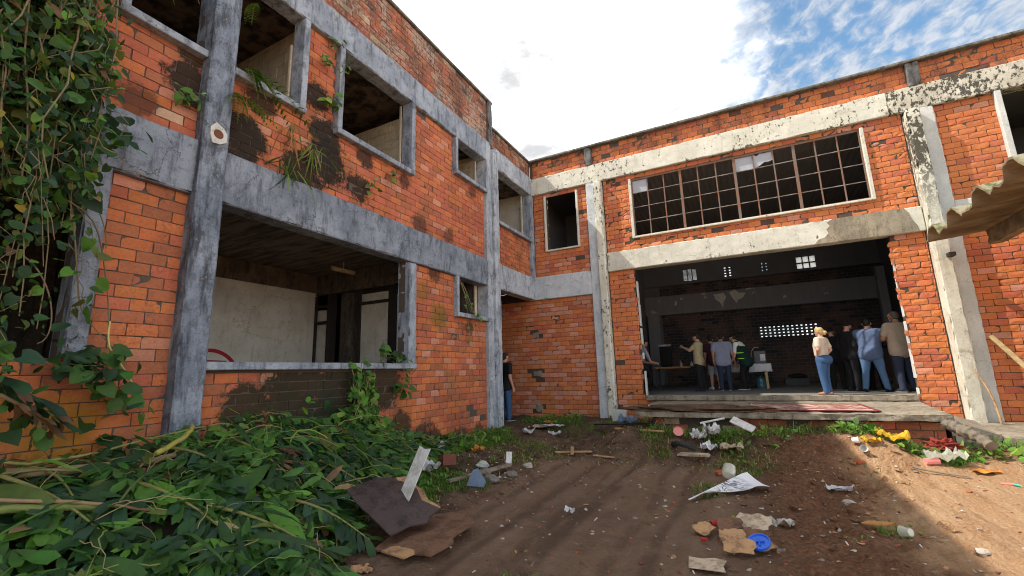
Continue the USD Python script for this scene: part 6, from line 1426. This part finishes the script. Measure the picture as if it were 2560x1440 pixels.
# rubbish in front of the platform
for k, (x, y, s, sd) in enumerate([(4.62, -3.70, .22, 31), (4.82, -3.62, .25, 32), (4.78, -3.88, .20, 33)]):
    crumple(G0(x, y, .05 + .05 * (k == 1)), (s, s, s * .9), sd, 'paper', 'crumpled_paper', ['crumpled white paper at the left of the clump in front of the platform', 'largest crumpled white paper of the clump in front of the platform', 'crumpled white paper lowest in the clump in front of the platform'][k], 'paper', 12, .9)
crumple(G0(5.12, -3.86, .04), (.34, .26, .18), 34, 'cardboard_pale', 'cardboard', 'torn pale cardboard right of the crumpled papers', 'cardboard', 11, .6)
disc(G0(4.28, -3.62, .14), .085, .025, 'pink_plastic', 'lid', 'round pink plastic lid on the soil in front of the platform', 'lid', (1.05, 0, .2))
single('board', sheetpiece([(0, 0), (.48, .02), (.50, .09), (.45, .13), (.04, .11)], .03, frame(G0(4.30, -4.12, .04), (.9, -.15, .02), (.15, .8, .12)), 12, .01), 'cardboard_pale', 'pale wood piece lying in front of the crumpled papers', 'board')
tc = trimesh.creation.torus(.20, .045, 28, 8); tc = tc.slice_plane((0, 0, 0), (0.2, 1, 0), cap=False); tc.apply_transform(trimesh.transformations.euler_matrix(.5, 0, 2.6)); tc.apply_translation(G0(4.42, -3.92, .02))
single('tyre_piece', tc, 'rubber', 'curved piece of black tyre in front of the platform', 'tyre piece', smooth=True)
single('tray', cbox(-.19, .19, -.10, .10, 0, .03, .01).apply_transform(frame(G0(5.30, -3.30, .16), (.85, -.2, -.42), (.3, .8, .35))), 'paint_white', 'white plastic panel tilted in the weeds in front of the platform', 'panel')
single('rod', rod((4.62, -3.25, .36), (5.02, -3.10, .44), .018), 'paint_white', 'short white rod leaning under the platform edge', 'rod')
# poster sheet on the track
mat('poster_look', lambda g: pbr(g, g.mix(g.math('multiply', g.math('multiply', g.blob((5.16, -5.62, -.05), .10, .30), g.rng(g.noise(16, 6, .7, vec=g.stretch((.6, 2.2, 1))), .47, .53)), .9), (.68, .68, .72), (.05, .055, .07)), .6))
ps = []
n1, n2 = 26, 8
for i in range(n1):
    u = i / (n1 - 1)
    c = np.array([4.70, -6.30]) * (1 - u) + np.array([5.36, -5.22]) * u
    w = .03 + .40 * u ** 1.15 * (1 if u < .93 else (1 - (u - .93) * 6))
    for j in range(n2):
        v = j / (n2 - 1)
        x, y = c[0] + w * (v - .15) * .75 + .02 * math.sin(u * 21) * v, c[1] - w * (v - .15) * .62
        z = zg(x, y) + .03 + .13 * u * (1 - v) ** 1.5 + .03 * math.sin(u * 9) * v + .05 * math.sin(math.pi * u) * v * v
        ps.append((x, y, z))
ps = np.array(ps); ii = np.arange(n1 * n2).reshape(n1, n2); q = np.stack([ii[:-1, :-1], ii[1:, :-1], ii[1:, 1:], ii[:-1, 1:]], -1).reshape(-1, 4)
f = np.vstack([q[:, [0, 1, 2]], q[:, [0, 2, 3]]]); k = len(ps)
single('poster', (np.vstack([ps, ps - (0, 0, .003)]), np.vstack([f, f[:, ::-1] + k])), 'poster_look', 'torn white printed sheet with a dark smudge lying on the track', 'poster', smooth=True)
jr = trimesh.creation.revolve((np.array([(0, 0), (.085, 0), (.105, .03), (.11, .12), (.095, .16), (.10, .17), (.10, .19), (.09, .19), (.085, .16), (.1, .12), (.095, .03), (0, .01)]) * .78), sections=24); jr.apply_transform(trimesh.transformations.euler_matrix(-.9, .2, 0)); jr.apply_translation(G0(5.10, -5.25, .08))
single('plastic_jar', jr, 'clear_plastic', 'clear plastic jar lying behind the torn white sheet', 'jar', smooth=30)
single('brick_piece', beam_between(G0(4.92, -4.78, .03), G0(5.14, -4.60, .06), .08, .05, 3), 'clay', 'long red brick piece behind the plastic jar', 'brick')
# heap of cardboard with the blue lid
cols = ['cardboard', 'cardboard', 'ply_brown', 'cardboard', 'cardboard_pale', 'ply_brown', 'cardboard']
for k, (x, y, a, w, h, tx, lb) in enumerate([(5.22, -7.55, .3, .26, .22, .5, 'creased brown cardboard flap on the left of the blue lid'), (5.05, -7.48, 1.0, .24, .18, .3, 'brown cardboard flap at the left edge of the cardboard heap'), (5.35, -7.42, -.4, .30, .20, .35, 'dark brown cardboard under the white-faced carton'), (5.50, -7.62, .7, .22, .18, .2, 'brown cardboard scrap just below the blue lid'), (5.32, -7.16, -.35, .38, .26, .55, 'white-faced torn carton at the top of the cardboard heap'), (5.18, -7.32, .2, .26, .16, .7, 'dark brown cardboard strip left of the white-faced carton'), (5.24, -7.74, -.2, .28, .20, .6, 'folded brown cardboard at the front of the heap')]):
    w, h = w * .82, h * .82; r_ = np.random.default_rng(k + 90)
    P_ = [(0, 0), (w * .3, -.012), (w * .5, .008), (w, .02), (w * .96, h * .4), (w * 1.04, h * .6), (w * .98, h * .9)] + [(w * u, h * (1 + r_.uniform(-.14, .06))) for u in (.82, .68, .55, .42, .3, .18, .06)] + [(-.01, h * .5)]
    single('cardboard', sheetpiece(P_, .006, frame(G0(x - w * .4, y - .05, .015 + (.022 * k) % .06), (math.cos(a), math.sin(a), .05), (-math.sin(a), math.cos(a), tx)), 20 + k, .02), cols[k], lb, 'cardboard')
single('cardboard', sheetpiece([(0, 0), (.26, 0), (.25, .1), (.28, .2), (.19, .23), (.1, .2), (.0, .22)], .006, frame(G0(4.92, -8.25, .015), (.95, .1, 0), (0, .9, .03)), 40, .015), 'cardboard_pale', 'flat pale cardboard at the bottom edge in front of the heap', 'cardboard')
M = (.42, -.18, 0)
disc((5.42, -7.66, zc(5.42, -7.66) + .08), .088, .025, 'blue_lid', 'lid', 'round bright blue plastic lid on the cardboard heap', 'lid', M, [(-.042, .042, -.007, .007, .012, .032), (-.007, .007, -.042, .042, .0121, .026)])
cn = trimesh.creation.cylinder(.028, .10, sections=18); cn.apply_transform(trimesh.transformations.euler_matrix(0, 1.5, .6)); cn.apply_translation(G0(5.06, -7.24, .08)); single('can', cn, 'red_plastic', 'red can at the upper left of the cardboard heap', 'can', smooth=30)
cn = trimesh.creation.cylinder(.018, .05, sections=14); cn.apply_transform(trimesh.transformations.euler_matrix(0, 1.4, -.3)); cn.apply_translation(G0(4.98, -7.62, .04)); single('can', cn, 'red_plastic', 'small red cap at the lower left of the cardboard heap', 'cap', smooth=30)
# right side
crumple(G0(7.28, -3.45, .05), (.34, .20, .20), 41, 'yellow_cloth', 'rag', 'larger yellow cloth in the sunlit grass in front of the platform', 'cloth', 14, .8)
crumple(G0(7.02, -3.62, .03), (.22, .14, .10), 42, 'yellow_cloth', 'rag', 'smaller yellow cloth left of the larger one in the sunlit grass', 'cloth', 10, .8)
single('cushion', lump(G0(7.92, -3.22, .13), (.18, .12, .10), 6, .9, 4, 3.2), 'red_cloth', 'rumpled red cushion in the grass beside the ramp', 'cushion', smooth=True)
rr_ = []
for i in range(28):
    u = i / 27; c = np.array([8.02, -3.02, .42]) * (1 - u) + np.array([8.32, -3.55, .10]) * u; c[2] += .10 * math.sin(u * 2.2)
    rr_.append(c)
rt = tube(rr_, .080 + .012 * np.sin(np.arange(28) * 1.7), 14); rt = rt.subdivide().subdivide(); rt.vertices = rt.vertices + rt.vertex_normals * (.11 * (meshkit.fbm(rt.vertices * 7, 3, 9) - .5))[:, None]
single('rolled_mat', rt, 'grey_cloth', 'rolled grey mat sagging over the red cushion beside the ramp', 'mat', smooth=True)
for k, (x, y, m_, lb) in enumerate([(6.84, -3.84, 'paint_white', 'white plastic cup at the edge of the sunlit grass'), (6.76, -3.66, 'paint_white', 'second white cup, behind the first and half hidden by weeds'), (8.56, -3.86, 'paint_white', 'white cup at the far right in the grass'), (6.63, -6.72, 'clear_plastic', 'clear crushed cup beside the weeds on the red soil')]):
    c_ = trimesh.creation.revolve(np.array([(0, 0), (.034, 0), (.046, .08), (.049, .084), (.043, .08), (.03, .005), (0, .005)]), sections=20); c_.apply_transform(trimesh.transformations.euler_matrix(1.3 + k * .15, .3, k * 1.3)); c_.apply_translation(G0(x, y, .06)); single('cup', c_, m_, lb, 'cup', smooth=30)
cn = trimesh.creation.cylinder(.045, .16, sections=18); cn.apply_transform(trimesh.transformations.euler_matrix(0, 1.55, .25)); cn.apply_translation(G0(7.62, -3.72, .045)); single('can', cn, 'pink_plastic', 'faded pink drink can lying in front of the red cushion', 'can', smooth=30)
crumple(G0(7.78, -3.62, .03), (.46, .28, .22), 43, 'clear_plastic', 'plastic_bag', 'clear plastic bag between the yellow cloth and the red cushion', 'plastic bag', 14, .8)
crumple(G0(8.14, -3.80, .02), (.30, .12, .07), 44, 'orange_stuff', 'orange_crumbs', 'spilled orange crumbs below the rolled grey mat', 'crumbs', 12, .8)
single('stick', tube(spline([G0(7.35, -3.92, .03), G0(7.6, -3.98, .04), G0(7.9, -4.02, .03)], 10), .012, 6), 'wood_grey', 'dark stick lying at the edge of the sunlit sand', 'stick', smooth=True)
sp_ = Thing('marker_pen', 'pink and green marker lying on the sunlit sand at the right edge', 'marker', G0(8.2, -4.2))
sp_.add('barrel', tube([G0(8.12, -4.20, .015), G0(8.22, -4.205, .015)], .013, 8), 'pink_plastic'); sp_.add('cap', tube([G0(8.222, -4.205, .015), G0(8.29, -4.21, .015)], .014, 8), 'teal_plastic')
single('board', sheetpiece([(0, .02), (.12, 0), (.30, .03), (.26, .09), (.08, .10)], .012, frame(G0(6.30, -6.58, .02), (.95, .1, .02), (0, .9, .05)), 50, .01), 'orange_wood', 'flat orange-brown wood splinter on the red soil', 'board')
crumple(G0(6.34, -5.15, .015), (.26, .14, .10), 51, 'foil', 'crumpled_paper', 'small grey crumpled scrap in the middle of the red soil', 'paper', 10, .8)
crumple(G0(5.62, -6.9, .015), (.2, .14, .1), 52, 'dirty_white', 'crumpled_paper', 'dirty white scrap right of the cardboard heap', 'paper', 10, .8)
crumple(G0(3.60, -7.30, .02), (.10, .06, .09), 53, 'paper', 'crumpled_paper', 'tiny white scrap alone on the driven track', 'paper', 8, .9)
crumple(G0(2.55, -9.32, .012), (.22, .10, .05), 54, 'cardboard', 'wood_chip', 'pale wood chip on the track near the brown board', 'wood chip', 8, .5)
crumple(G0(2.30, -9.5, .015), (.24, .14, .08), 55, 'cardboard', 'wood_chip', 'curled pale wood chip at the bottom edge below the plywood', 'wood chip', 8, .6)
# countless small stones, clods and chips
rs = np.random.default_rng(5)
def rubble(n, region, size, mats_, names, zoff=0):
    out = {m_: ([], [], 0) for m_ in mats_}
    shapes = []
    for q in range(40):
        p = rs.normal(size=(9, 3)); p /= np.linalg.norm(p, axis=1, keepdims=True)
        h_ = trimesh.convex.convex_hull(p * np.array([rs.uniform(.6, 1.3), rs.uniform(.6, 1.3), rs.uniform(.3, .8)])); shapes.append((np.array(h_.vertices), np.array(h_.faces)))
    xy = np.array([region(rs) for _ in range(n)]); zz = zr1(xy[:, 0], xy[:, 1])
    for i in range(n):
        s = size * rs.uniform(.4, 1.0) ** 1.5 * 1.4
        m_ = mats_[rs.integers(len(mats_))]; V, F, k = out[m_]; hv, hf = shapes[rs.integers(40)]
        a = rs.uniform(0, 6.28); c_, s_ = math.cos(a), math.sin(a)
        V.append(hv @ np.array([[c_, s_, 0], [-s_, c_, 0], [0, 0, 1]]) * s + (xy[i, 0], xy[i, 1], zz[i] + s * .15)); F.append(hf + k); out[m_] = (V, F, k + len(hv))
    return out
def region_all(r):
    while True:
        x, y = r.uniform(.4, 9.2), r.uniform(-10.2, -3.0)
        w = .30
        if 1.2 < x < 2.6 and -7.6 < y < -3.2: w = 1.0
        if 2.2 < x < 7.3 and y > -4.4: w = 1.0
        if 5.0 < x < 6.9: w = max(w, .65)
        if x > 7.2 and y < -4.2: w = .10
        if r.random() < w: return x, y
o = rubble(2300, region_all, .021, ['stone_grey', 'stone_pale', 'clay', 'ground_look', 'clay_dark', 'cardboard'], None)
for m_, lb, nm in (('stone_grey', 'grey pebbles scattered over the yard', 'pebbles'), ('stone_pale', 'pale gravel bits scattered over the yard', 'gravel'), ('clay', 'small red brick chips scattered over the yard', 'brick_chips'), ('ground_look', 'loose brown clods of soil on the yard', 'soil_clods'), ('clay_dark', 'dark red crumbs of brick on the yard', 'brick_crumbs'), ('cardboard', 'tan wood chips scattered over the yard', 'wood_chips')):
    V, F, k = o[m_]; single(nm, (np.vstack(V), np.vstack(F)), m_, lb, 'debris', kind='stuff')
for k, (x, y, s, m_, lb) in enumerate([(1.95, -6.35, .10, 'stone_grey', 'grey broken stone beside the weathered plank'), (2.15, -6.5, .11, 'stone_grey', 'largest dark stone below the weathered plank'), (2.3, -6.2, .09, 'stone_grey', 'dark stone at the right end of the weathered plank'), (1.72, -6.05, .10, 'pale_tile', 'greenish pale rubble lump right of the hollow brick'), (2.0, -5.75, .06, 'stone_pale', 'pale rubble piece on the soil bank'), (2.25, -5.55, .08, 'stone_pale', 'flat pale rubble piece near the end of the plank'), (6.75, -3.95, .07, 'clay', 'red rubble lump on the mound before the platform'), (6.35, -5.6, .07, 'stone_pale', 'pale stone in the middle of the red soil'), (5.75, -8.0, .05, 'stone_pale', 'pale pebble at the bottom right of the cardboard heap'), (7.0, -7.0, .05, 'stone_pale', 'pale stone on the shadow edge of the sand')]):
    single('stone', lump(G0(x, y, s * .3), (s, s * .8, s * .55), 60 + k, .45, 2), m_, lb, 'stone')
wp_ = cbox(-.045, .045, -.008, .008, 0, .17, .003); wp_.apply_transform(trimesh.transformations.euler_matrix(-.3, .1, .5)); wp_.apply_translation(G0(2.05, -5.82, .06)); single('tile_piece', wp_, 'paint_white', 'small white tile piece standing among the rubble by the hollow brick', 'tile')
o = rubble(420, lambda r: (r.uniform(.9, 2.7), r.uniform(-7.4, -2.2)) if r.random() < .5 else ((r.uniform(3.0, 7.4), r.uniform(-4.6, -3.1)) if r.random() < .6 else (r.uniform(5.1, 7.0), r.uniform(-9, -4.4))), .055, ['ground_look'], None)
V, F, k = o['ground_look']; single('soil_lumps', (np.vstack(V), np.vstack(F)), 'ground_look', 'larger lumps of dug soil along the banks of the track', 'debris', kind='stuff')
# small scraps of paper and wood nobody could count
V, F, k = [], [], 0
for i in range(380):
    x, y = region_all(rs); s = rs.uniform(.005, .020)
    a = rs.uniform(0, 6.28); p = np.array([(-s, -s * .4, 0), (s, -s * .5, .004), (s * .9, s * .5, .008), (-s * .8, s * .4, .002)]); p[:, 2] += rs.uniform(0, .6) * (p[:, 0] + s)
    c_, s_ = math.cos(a), math.sin(a); p = p @ np.array([[c_, s_, 0], [-s_, c_, 0], [0, 0, 1]]); V.append(p + (x, y, zc(x, y) + .006)); F += [(k, k + 1, k + 2), (k, k + 2, k + 3)]; k += 4
single('paper_scraps', (np.vstack(V), np.array(F)), 'dirty_white', 'tiny pale scraps of paper and plaster strewn over the yard', 'debris', kind='stuff')
